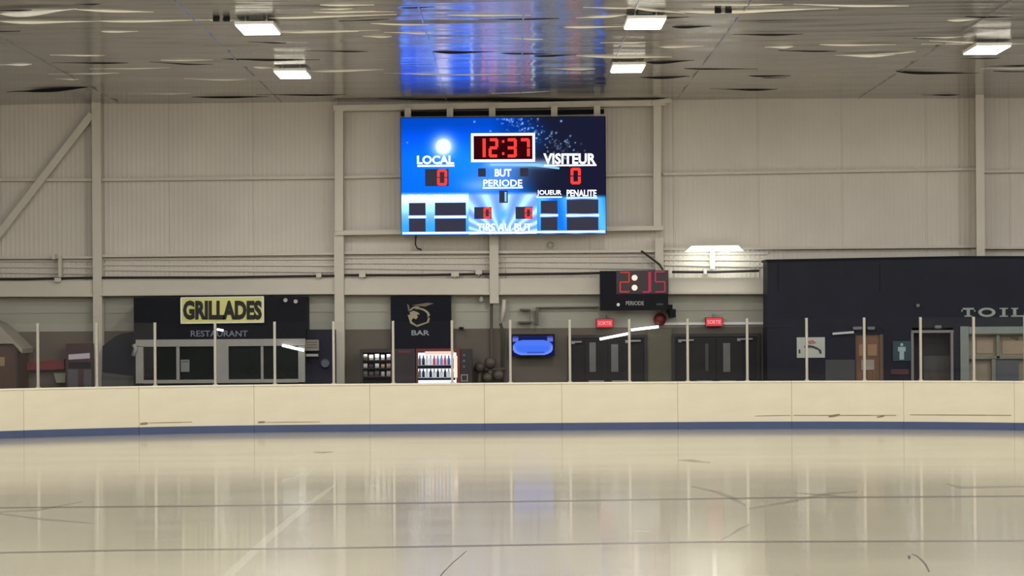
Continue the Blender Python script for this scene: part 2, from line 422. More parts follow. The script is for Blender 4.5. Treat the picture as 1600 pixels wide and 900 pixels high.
# ------------------------------------------------------------------ ceiling lamps
def ceiling_lamp(x, y, label, shown=True):
    z = 7.42
    t = thing('ceiling_light', label, 'ceiling light', (x, y, z), 'box lights hung under the foil ceiling')
    P(lambda b: b.box((x-.33, y-.66, z+.02), (x+.33, y+.66, z+.075)), 'housing', M_WHITE, t, bevel=.01)
    P(lambda b: b.box((x-.31, y-.64, z), (x+.31, y+.64, z+.022)), 'diffuser', M_LAMP, t)
    for sx in (-.18, .18):
        for sy in (-.3, .3): P(lambda b: b.tube([(x+sx, y+sy, z+.07), (x+sx, y+sy, CZ-.01)], .012, 6), 'hanger', M_WHITE, t)
    P(lambda b: b.box((x-.12, y-.25, z+.075), (x+.12, y+.25, z+.11)), 'driver_box', M_WHITE, t)
    ld = bpy.data.lights.new('lamp_light', 'AREA'); ld.shape = 'RECTANGLE'; ld.size = .6; ld.size_y = 1.25; ld.energy = LAMP_W; ld.color = LAMP_COL
    lo = bpy.data.objects.new('lamp_light', ld); COL.objects.link(lo); lo.parent = t; lo.location = (0, 0, -.02)
    if shown: return
    ld = bpy.data.lights.new('wall_fill_light', 'POINT'); ld.shadow_soft_size = .24; ld.energy = WALL_FILL; ld.color = LAMP_COL  # added fill for the upper wall, unseen lamps only
    lo = bpy.data.objects.new('wall_fill_light', ld); COL.objects.link(lo); lo.parent = t; lo.location = (0, 0, -.26)
ceiling_lamp(-4.34, 39.7, 'box ceiling light left of the scoreboard, nearer one with the slanted outline')
ceiling_lamp(-4.44, 47.0, 'box ceiling light left of the scoreboard, lower in view, nearer the end wall')
ceiling_lamp(2.30, 39.3, 'box ceiling light right of the blue ceiling reflection, upper one')
ceiling_lamp(2.36, 46.3, 'box ceiling light above the right corner of the scoreboard frame')
ceiling_lamp(9.0, 43.5, 'box ceiling light alone near the right edge of the ceiling')
for x, ys in ((-4.3, (31.3, 23.8, 16.3, 8.8, 1.3, -5)), (2.3, (31, 23.5, 16, 8.5, 1, -5)), (8.79, (35.2, 27.7, 20.2, 12.7, 5, -3)), (-10.8, (42.7, 35.2, 27.7, 20.2, 12.7, 5, -3)), (14.5, (46, 38, 30, 22, 14, 6))):
    for y in ys: ceiling_lamp(x, y, 'box ceiling light over the ice outside the view', False)

# small black speaker-like clamps on the ceiling
for px, py, lb in ((346, 30, 'small black double clamp on the ceiling above the left lamps'), (1130, 17, 'small black double clamp on the ceiling right of the upper right lamp')):
    c = cpt(px, py, CZ-.03); t = thing('ceiling_bracket', lb, 'bracket', (c.x, c.y, CZ-.16), 'black ceiling clamps')
    P(lambda b: b.box((c.x-.14, c.y-.05, CZ-.065), (c.x-.035, c.y+.05, CZ)), 'clamp', M_PIT, t, bevel=.01)
    P(lambda b: b.box((c.x+.035, c.y-.05, CZ-.065), (c.x+.14, c.y+.05, CZ)), 'clamp', M_PIT, t, bevel=.01)
    P(lambda b: (b.box((c.x-.04, c.y-.03, CZ-.06), (c.x+.04, c.y+.03, CZ-.045)), b.tube([(c.x, c.y, CZ-.06), (c.x, c.y, CZ-.02)], .03, 10)), 'bolt', M_GREY, t)

# ------------------------------------------------------------------ steel on the end wall
def h_column(name, x0, x1, pyt, pyb, d, label, depth=.28):
    def f(b):
        a = W((x0+x1)/2, (pyt+pyb)/2, d); w = (x1-x0)/F*d/2; zt, zb = W(x0, pyt, d).z, W(x0, pyb, d).z
        zb = max(zb, 0.0)
        t = .02
        pr = [(-w, 0), (w, 0), (w, t), (t/2, t), (t/2, depth-t), (w, depth-t), (w, depth), (-w, depth), (-w, depth-t), (-t/2, depth-t), (-t/2, t), (-w, t)]
        lo = [b.bm.verts.new((a.x+p, d+q, zb)) for p, q in pr]; hi = [b.bm.verts.new((a.x+p, d+q, zt)) for p, q in pr]
        n = len(pr)
        b.bm.faces.new(lo[::-1]); b.bm.faces.new(hi)
        for i in range(n): j = (i+1) % n; b.bm.faces.new((lo[i], lo[j], hi[j], hi[i]))
    o = P(f, name, M_STEEL); tag(o, label, 'column', 'pale steel columns of the end wall'); return o
DC = 53.98
h_column('steel_column', 145, 159, 145, 700, DC, 'pale steel column where the slanted brace meets it, left of the grill stand')
h_column('steel_column', 523, 538, 362, 700, DC, 'pale steel column standing right of the grill stand')
h_column('steel_column', 765, 779, 366, 474, DC, 'short pale steel column hanging below the middle of the scoreboard')
h_column('steel_column', 1024, 1037, 372, 470, DC, 'pale steel column behind the small digital clock')
h_column('steel_column', 1525, 1538, 105, 418, 53.66, 'pale steel column ending on top of the toilet block', .6)
def beam(name, segs, d, depth, label, cat, m=M_STEEL, group=None):
    o = P(lambda b: [b.pbeam(*s, d, depth) for s in segs], name, m); tag(o, label, cat, group); return o
beam('diagonal_brace', [(143.5, 178, -40, 415, 11)], 54.02, .12, 'slanted pale steel brace running down left from the column', 'brace')
G = 'thin girts across the end wall'
for x0, y0, x1, y1, lb in ((-60, 281, 145, 281, 'thin upper girt left of the slanted brace column'), (159, 281, 523, 277, 'thin upper girt between the two left columns'),
        (537, 277, 630, 275, 'thin upper girt at the left side of the scoreboard'), (945, 274, 1022, 272.5, 'thin upper girt at the right side of the scoreboard'),
        (1036, 272, 1525, 264, 'thin upper girt across the wall right of the scoreboard'), (1538, 268, 1700, 266, 'thin upper girt past the rightmost column')):
    beam('wall_girt', [(x0, y0, x1, y1, 4)], 54.14, .16, lb, 'girt', group=G)
for x0, y0, x1, y1, lb in ((-60, 403, 145, 402, 'thin lower girt left of the brace column'), (159, 400, 523, 396, 'thin lower girt above the grill stand'),
        (538, 395, 765, 394, 'thin lower girt under the left half of the scoreboard'), (779, 394, 1024, 392, 'thin lower girt under the right half of the scoreboard'),
        (1037, 389, 1525, 385, 'thin lower girt passing behind the strip light'), (1538, 387, 1700, 387, 'thin lower girt right of the column on the toilet block')):
    beam('wall_girt', [(x0, y0, x1, y1, 4)], 54.10, .2, lb, 'girt', group=G)
# horizontal ribs between girt and main beam
for i, (a, b_) in enumerate(((159, 523), (538, 765), (779, 1024), (1037, 1200), (-60, 145))):
    yy = (405, 402, 400, 397, 408)[i]
    beam('ribbed_band', [(a, yy+k*8, b_, yy+k*10-1, 3.5) for k in range(3)], 54.245, .04,
         ('ribbed horizontal cladding band above the grill stand', 'ribbed horizontal cladding band above the bar banner', 'ribbed horizontal cladding band left of the digital clock',
          'ribbed horizontal cladding band just under the strip light', 'ribbed horizontal cladding band at the far left')[i], 'cladding', M_WALL, 'ribbed bands between girt and beam')
# main beam (channel with lit lower lip), as separate spans
for x0, y0, x1, y1, lb in ((-60, 450, 145, 450, 'wide pale beam span left of the brace column'), (159, 449, 523, 446, 'wide pale beam span above the grill stand'),
        (538, 447, 765, 447, 'wide pale beam span above the bar banner'), (779, 447, 1024, 446, 'wide pale beam span left of the digital clock'), (1037, 446, 1200, 446, 'wide pale beam span lit white by the strip light')):
    t = thing('wall_beam', lb, 'beam', W((x0+x1)/2, 461, 53.95), 'wide beam along the end wall')
    P(lambda b: b.pbeam(x0, y0, x1, y1, 24, 54.05, .25), 'web', M_STEEL, t)
    P(lambda b: b.pbeam(x0, y0+12, x1, y1+12, 3, 53.93, .37), 'flange', M_STEEL, t)
for x0, y0, x1, y1, lb in ((-60, 436, 145, 434, 'dark cable along the wall at the far left'), (159, 434, 523, 431, 'dark cable along the wall above the grill stand'),
        (538, 430, 765, 428, 'dark cable with junction boxes above the bar banner'), (779, 429, 1024, 424, 'dark cable running to the digital clock'), (1050, 425, 1186, 423, 'dark pipe under the strip light')):
    a, b2 = W(x0, y0, 54.0), W(x1, y1, 54.0)
    mid = (a+b2)/2; mid.z -= .015
    o = P(lambda b: b.tube([a, mid, b2], .03, 8), 'cable_run', M_CABLE); tag(o, lb, 'cable', 'dark cables over the wide beam')
for px, py, w, h, lb in ((566, 429, 10, 8, 'small pale junction box left on the cable above the bar banner'), (711, 428, 12, 8, 'small pale junction box middle of the cable above the bar banner'),
        (748, 425, 10, 7, 'small pale junction box beside the hanging column'), (1102, 424, 5, 8, 'small white clip on the pipe under the strip light'), (90, 437, 10, 6, 'small pale junction box on the far left cable'),
        (498, 430, 8, 7, 'small pale junction box left of the second column')):
    o = P(lambda b: (b.pbox(px-w/2, py-h/2, px+w/2, py+h/2, 53.93, .3), b.pbox(px-w*.15, py+h/2-.5, px+w*.15, py+h/2+2, 53.97, .1)), 'junction_box', M_WHITE if w < 6 else M_STEEL, bevel=.008)
    tag(o, lb, 'junction box', 'junction boxes on the cable')
o = P(lambda b: (b.pbox(91, 400, 96, 438, 54.0, .2), b.pbox(81, 397, 86, 405, 54.0, .2)), 'conduit', M_STEEL); tag(o, 'short vertical conduit between girt and cable at the far left', 'conduit')
struct(P(lambda b: b.pbeam(-60, 489, 1205, 484, 2, WY-.05, .05), 'trim_8', M_WALL2))
struct(P(lambda b: b.pbeam(1037, 506, 1200, 505, 4, WY-.12, .1), 'trim_9', M_WHITE))

# wall strip light
t = thing('strip_light', 'bright white strip light on the wall right of the scoreboard', 'strip light', W(1117, 396, 54.0))
P(lambda b: b.ppoly([(1078, 387), (1155, 386), (1162, 392), (1071, 393)], 53.80, .12), 'diffuser', M_STRIP_REFLECT, t)
P(lambda b: b.ppoly([(1080, 384), (1154, 383), (1158, 388), (1075, 389)], 53.93, .12), 'housing', M_WHITE, t)
P(lambda b: b.pbox(1110, 392, 1117, 420, 54.05, .2), 'conduit', M_WHITE, t)
P(lambda b: b.pbox(1112, 384, 1122, 392, 54.02, .25), 'bracket', M_WHITE, t)
ld = bpy.data.lights.new('strip_lamp', 'AREA'); ld.shape = 'RECTANGLE'; ld.size = 1.25; ld.size_y = .12; ld.energy = 11; ld.color = (.9, 1, 1)
lo = bpy.data.objects.new('strip_lamp', ld); COL.objects.link(lo); lo.parent = t; q = W(1117, 393, 53.85) - ORG[t.name]; q.z -= .02; q.y -= .02; lo.location = q; lo.rotation_euler = (math.radians(38), 0, 0)

# ------------------------------------------------------------------ scoreboard
t = thing('mounting_truss', 'pale steel frame bolted around the large scoreboard', 'frame', W(780, 366, 53.9))
P(lambda b: b.pbeam(521, 169, 1040, 160.5, 9, 53.85, .3), 'top_beam', M_STEEL, t)
P(lambda b: b.pbeam(524, 364, 1036, 356, 7, 53.9, .3), 'bottom_beam', M_STEEL, t)
P(lambda b: b.pbeam(529.5, 173, 529.5, 361, 13, 53.88, .3), 'upright', M_STEEL, t)
P(lambda b: b.pbeam(1027, 164, 1027, 353, 12, 53.88, .3), 'upright', M_STEEL, t)
for px in (637, 703, 769, 866, 933): P(lambda b: b.pbox(px-5, 168-(px-637)*.012, px+5, 184, 53.7, .16), 'hanger_bracket', M_STEEL, t)
P(lambda b: b.pbeam(1019, 160.5, 1048, 157, 7, 53.8, .1), 'end_plate', M_STEEL, t)
P(lambda b: b.pbeam(626, 178, 944, 174, 7, 54.1, .1), 'backing_bar', M_BLACK, t)

SD = 53.45
sb = thing('scoreboard', 'large blue lit hockey scoreboard with red 12:37 clock', 'scoreboard', W(786, 366, SD))
P(lambda b: b.pbox(626, 182.5, 947, 366.5, SD+.01, .24), 'cabinet', M_BLACK, sb)
specks = [(random.gauss(.66, .09), 0, random.random()) for _ in range(95)]
SP = []
for i in range(190):
    tt = random.random(); u = .50 + .33*tt + random.gauss(0, .03); v = .99 - .30*tt + random.gauss(0, .06)
    SP.append((u, min(.985, v), random.uniform(.003, .0075), random.uniform(.25, 1)))
SP += [(.36, .965, .007, 1), (.785, .965, .008, 1), (.03, .79, .006, .8), (.595, .945, .008, 1), (.625, .905, .008, .9), (.52, .98, .007, .9), (.76, .865, .008, .8)]
def board_pic(u, v):
    x = u
    blue = mixc((8, 108, 238), (2, 70, 192), sm(.6, 1.0, v))
    blue = mixc(blue, (24, 150, 250), .6*math.exp(-((x-.33)**2/.05 + (v-.62)**2/.03)))
    blue = mixc(blue, (4, 40, 120), sm(.42, .56, x)*sm(.55, .95, v)*.6)
    dark = (24, 27, 48)
    edge = .60 + (.06*math.sin(v*9)) - .05*(v-.6)
    c = mixc(blue, dark, sm(edge-.08, edge+.12, x))
    # beams of light under the clock
    g = math.exp(-((v-.60)/.035)**2)*sm(.38, .45, x)*(1-sm(.70, .78, x)); c = mixc(c, (150, 205, 250), .75*g)
    c = mixc(c, (180, 215, 250), .55*math.exp(-((x-.40)/.10)**2-((v-.42)/.06)**2))
    c = mixc(c, (110, 150, 215), .6*math.exp(-((x-.50)/.14)**2-((v-.52)/.12)**2))
    # glow
    r = math.hypot((x-.207)*1.75, v-.755); c = mixc(c, (255, 255, 255), min(1, 1.25*math.exp(-(r/.085)**2)))
    # lower third
    low = 1-sm(.33, .37, v)
    if low > 0:
        k = .5+.5*math.sin(x*46+v*5)
        base = mixc((120, 195, 250), (225, 240, 255), .5+.35*k)
        if x > .665: base = mixc((20, 120, 215), (90, 190, 250), k)
        if x < .33: base = mixc((60, 165, 240), (235, 245, 255), sm(.05, .30, v)*.85)
        if .33 <= x <= .665:
            rays = .5+.5*math.sin(math.atan2(x-.49, v+.03)*22)
            base = mixc((60, 130, 215), (215, 232, 252), .35+.5*rays)
            base = mixc(base, (90, 180, 240), math.exp(-((x-.495)/.03)**2-((v-.17)/.05)**2))
        if x > .665: low *= 1-sm(.30, .34, v)
        c = mixc(c, base, low)
    for a, b, rr, s in SP:
        if abs(x-a) < .02 and abs(v-b) < .03:
            q = math.hypot((x-a)*1.75, v-b)
            if q < rr*2.2: c = mixc(c, (170, 215, 255), s*math.exp(-(q/rr)**2))
    return c
M_SCREEN = picture_mat('scoreboard_picture', 1.15)
picture('screen', 627, 183.5, 946, 366, SD, board_pic, 260, 150, M_SCREEN, sb, 1.7)   # the lit panel is brighter than the photograph can hold
M_LW = glow('led_white', (248, 252, 255), 1.5)
M_LR = glow('led_red', (255, 58, 48), 1.5)
M_LD = mat('unlit_led_cell', (26, 26, 46), 0.6, emit=(24, 24, 44), strength=1.0)
M_LB = glow('led_pale_blue', (140, 205, 250), 1.1)
M_LDR = glow('led_dark_red', (52, 6, 14), 1.0)
s1, s2, s3 = SD-.012, SD-.024, SD-.036
P(lambda b: b.pframe(736, 208, 836, 253, 4, s2, .012), 'clock_border', M_LW, sb)
P(lambda b: b.pbox(739, 211, 833, 250, s1, .01), 'clock_field', M_LDR, sb)
def dig(b):
    b.pbox(754, 216.5, 759, 245.5, s2, .01)
    seg_digit(b, '2', 763.5, 216, 778.5, 246, 4.6, s2, .01)
    b.pbox(784.5, 219, 788, 223, s2, .01); b.pbox(784.5, 238, 788, 242, s2, .01)
    seg_digit(b, '3', 791.5, 216, 807.5, 246, 4.6, s2, .01)
    seg_digit(b, '7', 812, 216, 828, 246, 4.6, s2, .01)
P(dig, 'clock_digits', M_LR, sb)
def lettering(s, x0, y0, x1, y1, bold=.03, m=M_LW, d=s3): text_mb(s, x0, y0, x1, y1, d, .01, bold).build('lettering', m, sb)
lettering('LOCAL', 651.5, 243, 709.5, 256.5, .035)
lettering('VISITEUR', 849, 239.5, 931, 256.5, .035)
lettering('BUT', 773, 264, 799, 276, .03)
lettering('PERIODE', 755, 280.5, 816, 291.5, .02)
lettering('TIRS AU BUT', 745, 349, 831, 361, .015)
lettering('JOUEUR', 839, 297, 877.5, 306.5, .025); lettering('PENALITE', 885.5, 296.5, 932, 307, .025)
lettering('JOUEUR', 637, 304, 668, 311, .02); lettering('PENALITE', 678, 304, 728, 311, .02)
for r in ((652, 257.5, 710, 260.5), (850, 257, 932, 259.5), (754, 292.5, 817, 294.5), (838, 307, 878, 309), (885, 308, 933, 310)): P(lambda b: b.pbox(*r, s2, .01), 'underline', M_LW, sb)
for r in ((664, 264, 701, 291), (741, 323.5, 768, 342), (805.5, 323, 832, 342)): P(lambda b: b.pbox(*r, s1, .01), 'digit_field', M_LD, sb)
for r in ((747, 263, 759, 276), (812.5, 262.5, 825.5, 275.5), (780, 297.5, 793.5, 317)): P(lambda b: b.pbox(*r, s1, .01), 'digit_field', M_LD, sb)
for r, w in (((683, 264.5, 698.5, 290), 4), ((891.5, 262, 907.5, 288), 4.4), ((755.5, 324, 767, 341.5), 3.2), ((820, 324, 831.5, 341.5), 3.2)): P(lambda b: seg_digit(b, '0', *r, w, s2, .01), 'score_digit', M_LR, sb)
P(lambda b: b.pbox(788.5, 300, 791.5, 315, s2, .01), 'period_digit', M_LB, sb)
for x0, x1, ya, yb, yc, yd in ((639, 665, 317, 336.5, 341.5, 362), (679.5, 728, 316.5, 336.5, 341.5, 362), (845, 871, 313.5, 333.5, 339.5, 360), (885.5, 935, 312, 333.5, 339.5, 360)):
    P(lambda b: b.pbox(x0, ya, x1, yb, s1, .01), 'penalty_cell', M_LD, sb); P(lambda b: b.pbox(x0, yc, x1, yd, s1, .01), 'penalty_cell', M_LD, sb)
    P(lambda b: b.pbox(x0-1, (yb+yc)/2-1.6, x1+1, (yb+yc)/2+1.6, s1, .01), 'cell_divider', M_LW, sb)
for x0, y0, x1, y1 in ((629, 362.5, 736, 365.5), (838, 360.5, 945, 363.5), (736, 362, 838, 365)): P(lambda b: b.pbox(x0, y0, x1, y1, s1, .01), 'cell_divider', M_LW, sb)
P(lambda b: b.ppoly([(766, 256), (840, 255.5), (874, 261.5), (874, 264.5), (835, 260), (766, 259)], s1, .01), 'light_streak', M_LB, sb)
o = P(lambda b: b.tube([W(650, 366, 53.6), W(649, 382, 53.7), W(652, 388, 54.0), W(658, 390, 54.2)], .018, 6), 'loose_cable', M_CABLE); tag(o, 'short dark cable hanging under the left end of the scoreboard', 'cable')
o = P(lambda b: b.tube([W(860 + 5*math.cos(a*.6), 383 + 4.5*math.sin(a*.6), 54.1) for a in range(11)], .018, 6), 'cable_coil', M_GREY); tag(o, 'small loop of cable under the right half of the scoreboard', 'cable')

# ------------------------------------------------------------------ small digital clock
CD = 53.6
ck = thing('digital_clock', 'small black digital clock box with dim red digits reading 2:15', 'clock', W(991, 486, CD))
P(lambda b: b.pbox(938, 423, 1044, 485, CD, .3), 'case', M_BLACK, ck, bevel=.01)
M_R1 = glow('dim_red_digit', (178, 62, 84), 0.9); M_R2 = glow('orange_red_digit', (190, 66, 60), 1.0); M_R3 = glow('colon_glow', (255, 214, 196), 1.3); M_RB = mat('dark_red_field', (40, 10, 14), .4)
P(lambda b: b.pbox(963, 422.5, 1044.5, 459, CD-.006, .01), 'display_window', M_RB, ck)
P(lambda b: seg_digit(b, '2', 968, 424.5, 984, 457, 2.2, CD-.02, .012), 'digit', M_R2, ck)
P(lambda b: (b.pbox(1013, 425, 1017.5, 456, CD-.02, .012), b.pbox(1004, 455, 1015, 457.5, CD-.02, .012)), 'digit', M_R1, ck)
P(lambda b: seg_digit(b, '5', 1023, 423.5, 1040, 457, 2.2, CD-.02, .012), 'digit', M_R1, ck)
for yy in (434, 449.5): P(lambda b: b.tube([W(991.5, yy, CD-.03), W(991.5, yy, CD)], .068, 14), 'colon_dot', M_R3, ck)
text_mb('PERIODE', 978, 470.5, 1006, 477, CD-.012, .012, .02).build('lettering', M_GREY, ck)
text_mb('MM', 1026, 474, 1036, 477, CD-.012, .012, .02).build('lettering', mat('dim_print', (90, 90, 90)), ck)
P(lambda b: b.tube([W(966, 476, CD-.02), W(966, 476, CD)], .038, 12), 'indicator', M_WHITE, ck)
o = P(lambda b: b.tube([W(1002, 392, 54.0), W(1018, 404, 53.9), W(1030, 413, 53.8), W(1036, 421.5, 53.8)], .025, 6), 'clock_cable', M_CABLE); tag(o, 'dark cable sloping down to the top of the digital clock', 'cable')
hb = thing('wall_bracket', 'dark bracket box at the lower right corner of the digital clock', 'bracket', W(1050, 496, 53.8))
P(lambda b: b.pbox(1044, 476, 1051, 490, 53.75, .5), 'arm', M_BLACK, hb, bevel=.01); P(lambda b: b.pbox(1047, 483, 1056, 496, 53.7, .55), 'box', M_BLACK, hb, bevel=.01)
sr = thing('alarm_bell', 'dark red round alarm bell under the digital clock', 'bell', W(1031, 509, 54.0))
P(lambda b: b.tube([W(1031, 499, 54.02), W(1031, 499, 54.06), W(1031, 499, 54.15), W(1031, 499, 54.25)], [.07, .13, .15, .06], 18), 'dome', M_DRED, sr, smooth=True)
P(lambda b: b.pbox(1025, 505, 1037, 508.5, 54.1, .15), 'base', mat('deep_maroon', (70, 24, 30)), sr)

# exit signs
M_EXIT = glow('exit_red', (226, 74, 80), 1.0); M_EXIT2 = glow('exit_pink', (255, 168, 176), 1.0)
for px, py, w, h, lb in ((945, 505, 25, 12, 'red lit exit sign above the left double door'), (1116, 503, 25, 12, 'red lit exit sign above the right double door')):
    e = thing('exit_sign', lb, 'exit sign', W(px, py+h/2, 54.0), 'red exit signs above the doors')
    P(lambda b: b.pbox(px-w/2-1, py-h/2-1, px+w/2+1, py+h/2+1, 54.03, .22), 'housing', M_DRED, e, bevel=.01)
    P(lambda b: b.pbox(px-w/2, py-h/2, px+w/2, py+h/2, 54.015, .02), 'face_panel', M_EXIT, e)
    text_mb('SORTIE', px-w/2+2, py-h/2+3, px+w/2-2, py+h/2-3, 54.0, .015, .01).build('lettering', M_EXIT2, e)
    P(lambda b: b.pbox(px-1, py-h/2-7, px+1, py-h/2, 54.1, .15), 'stem', M_GREY, e)

# ------------------------------------------------------------------ double doors
M_DOOR = mat('dark_door_paint', (44, 41, 40), .6, spec=.2, noise=.1); M_DFR = mat('dark_frame', (34, 32, 30), .5); M_PANE1 = mat('hazy_pane', (104, 103, 98), .3); M_PANE2 = mat('dim_pane', (66, 65, 62), .3)
def double_door(i, x0, x1, yt, panes, closers):
    d = struct(thing('door_%d' % i, None, None, W((x0+x1)/2, 655, 54.1)))
    P(lambda b: b.pframe(x0, yt, x1, 668, 5, 54.13, .14, bottom=False), 'door_frame', M_DFR, d)
    P(lambda b: b.pbox(x0+5, yt+5, x1-5, 655, 54.21, .05), 'backing', M_DFR, d)
    m = (x0+x1)/2; q = 22
    for a, b_ in ((x0+5+q, m-.6), (m+.6, x1-5-q)):
        P(lambda b: b.pbox(a, yt+8, b_, 653, 54.17, .05), 'door_leaf', M_DOOR, d, bevel=.006)
    for a, b_ in ((x0+5, x0+4+q), (x1-4-q, x1-5)):
        P(lambda b: b.pbox(a, yt+8, b_, 653, 54.18, .04), 'side_panel', M_DOOR, d, bevel=.006)
    for a, b_, yy0, yy1, mm in panes: P(lambda b: b.pbox(a, yy0, b_, yy1, 54.155, .03), 'window_pane', mm, d)
    for a, b_, yy in closers: P(lambda b: (b.pbeam(a, yy, b_, yy-.6, 2.4, 54.1, .05), b.pbox(a, yy-1.5, a+5, yy+3, 54.11, .07)), 'door_closer', M_GREY, d)
    for s in (-1, 1): P(lambda b: b.pbeam(m+s*6, 596, m+s*30, 596, 3, 54.1, .04), 'push_bar', M_GREY, d)
double_door(1, 888, 1012, 523, ((921, 931, 535, 581, M_PANE1), (955, 966, 538, 581, M_PANE1)), ((893, 909, 534.5), (977, 1001, 533)))
double_door(2, 1050, 1188, 521, ((1102, 1107, 537, 580, M_PANE2), (1130, 1141, 536, 581, M_PANE1)), ((1060, 1084, 532), (1152, 1176, 530)))
struct(P(lambda b: b.pbox(1012, 514, 1050, 655, 54.18, .1), 'trim_10', mat('olive_panel', (92, 87, 68), .6)))
# reflections in the rink glass, built as added glowing tubes behind it
def reflection_streak(x0, y0, x1, y1, lb, th=4.2, m=M_STRIP_REFLECT, d=54.02):
    t = thing('reflection_streak', lb, 'glass reflection', W((x0+x1)/2, max(y0, y1), d), 'glass reflections built as glowing tubes')
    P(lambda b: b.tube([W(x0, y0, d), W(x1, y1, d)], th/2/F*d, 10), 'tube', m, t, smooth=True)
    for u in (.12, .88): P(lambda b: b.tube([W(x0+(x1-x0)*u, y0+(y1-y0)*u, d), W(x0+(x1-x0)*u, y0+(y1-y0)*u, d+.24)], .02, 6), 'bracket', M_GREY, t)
reflection_streak(937, 530, 983, 521, 'glass reflection modelled as a bright slanted tube above the left double door, lower piece')
reflection_streak(986, 515.5, 1029, 510.5, 'glass reflection modelled as a bright slanted tube under the red alarm bell, upper piece', 4.5)
M_DIMREFL = glow('dim_reflection_glow', (170, 170, 166), .9)  # weaker glow for a faint reflection in the glass

# ------------------------------------------------------------------ grill stand
KD = 53.2
k = thing('concession_stand', 'dark grill stand with two wide sliding windows behind the glass', 'food stand', W(340, 655, KD))
P(lambda b: b.pbox(209, 464, 478, 530, KD, .9), 'fascia', M_BLACK, k)
P(lambda b: (b.pbox(209, 528, 219, 668, KD+.02, .88), b.pbox(470, 515, 523, 668, KD+.3, .6), b.pbox(219, 598, 472, 668, KD+.02, .88)), 'counter_wall', M_NAVY, k)
P(lambda b: b.ppoly([(160, 541), (180, 526), (190, 521), (210, 519), (210, 662), (158, 662)], KD+.3, .5), 'side_wall', M_NAVY, k)
P(lambda b: b.ppoly([(160, 582), (210, 588), (210, 640), (160, 640)], KD+.27, .03), 'side_counter', mat('grey_green_counter', (70, 70, 62), .6), k)
P(lambda b: b.pbox(219, 530, 472, 599, KD+.5, .3), 'interior', mat('dim_interior', (36, 40, 37), .8), k)
def wf(b):
    b.pbox(212, 530, 477, 541, KD-.06, .12); b.pbox(212, 541, 224, 599, KD-.06, .12); b.pbox(466, 541, 476.5, 597, KD-.06, .12)
    b.pbox(224, 593, 466, 598.5, KD-.06, .12); b.pbox(334, 541, 357, 593, KD-.06, .12)
P(wf, 'window_frame', M_ALU, k, bevel=.006)
for a, b_ in ((275.5, 280.5), (407.5, 411.5)): P(lambda b: b.pbox(a, 541, b_, 593, KD-.04, .08), 'mullion', M_ALU, k)
for a, b_ in ((224, 275.5), (280.5, 334), (357, 407.5), (411.5, 466)): P(lambda b: b.pbox(a, 541, b_, 593, KD+.01, .012), 'pane', M_DARKGLASS, k)
text_mb('RESTAURANT', 298, 516.5, 387, 526, KD-.015, .015, .01).build('lettering', mat('dim_grey_letters', (118, 120, 132)), k)
P(lambda b: (b.tube([W(209, 538, KD-.1), W(212, 545, KD-.1), W(208, 556, KD-.1)], .05, 8)), 'tap_fitting', M_GREY, k, smooth=True)
o = P(lambda b: b.pbox(282.5, 562, 296, 581, KD-.035, .01), 'notice_paper', mat('dull_paper', (120, 124, 116))); tag(o, 'small grey notice stuck on the left grill stand window', 'notice')
o = P(lambda b: b.pbox(284, 564, 294, 566, KD-.04, .004), 'notice_tape', mat('dull_paper_dark', (88, 90, 86))); tag(o, 'darker strip along the top of the notice in the grill window', 'tape')
gs = thing('grill_sign', 'pale yellow sign reading GRILLADES on the dark stand', 'sign', W(347, 505, KD-.1))
M_YEL = mat('worn_yellow', (208, 202, 120), .5, noise=.12, scale=1.6); M_INK = mat('black_ink', (18, 16, 10), .6)
P(lambda b: b.pbeam(282.5, 485.3, 412, 483.6, 41, KD-.08, .08), 'board', M_YEL, gs, bevel=.008)
P(lambda b: (b.pbeam(282.5, 465.3, 412, 463.6, 1.6, KD-.09, .01), b.pbeam(282.5, 505.2, 412, 503.5, 1.6, KD-.09, .01), b.pbox(282, 466, 284, 505, KD-.09, .01), b.pbox(410.5, 464, 412.5, 503.5, KD-.09, .01)), 'edge_strip', M_WHITE, gs)
text_mb('GRILLADES', 286, 469.5, 409, 499.5, KD-.1, .02, .05).build('lettering', M_INK, gs)
ps = thing('menu_sign', 'small beige menu board at the upper right of the grill windows', 'sign', W(487, 557, KD))
P(lambda b: b.pbox(476, 531, 498, 548, KD+.1, .2), 'board', mat('tan_board', (128, 122, 108)), ps); P(lambda b: b.pbox(478, 553, 497, 557, KD+.1, .2), 'ledge', M_GREY, ps)
P(lambda b: [b.pbox(479, 534+i*4, 495, 535.5+i*4, KD+.09, .01) for i in range(3)], 'print', mat('brown_print', (92, 78, 66)), ps)
reflection_streak(441, 539.5, 475, 547.5, 'glass reflection modelled as a bright slanted tube at the upper right grill window', 4.5, M_STRIP_REFLECT, KD-.12)
reflection_streak(339, 514.5, 349, 516.5, 'glass reflection modelled as a tiny bright tube under the yellow grill sign', 3.5, M_STRIP_REFLECT, KD-.12)
for px, py, lb in ((446, 469, 'tiny grey spot lamp at the top left of the dark fascia'), (462, 471, 'tiny grey spot lamp at the top right of the dark fascia')):
    o = P(lambda b: b.tube([W(px, py, KD-.06), W(px, py+1, KD)], [.05, .03], 10), 'spot_lamp', M_GREY); tag(o, lb, 'lamp', 'spot lamps on the grill fascia')
o = P(lambda b: b.tube([W(508, 568, KD+.2), W(508, 568, KD+.3)], [.09, .12], 12), 'wall_fan', mat('blue_grey_dull', (78, 84, 92))); tag(o, 'faint round grey fitting on the dark wall right of the grill windows', 'fan')

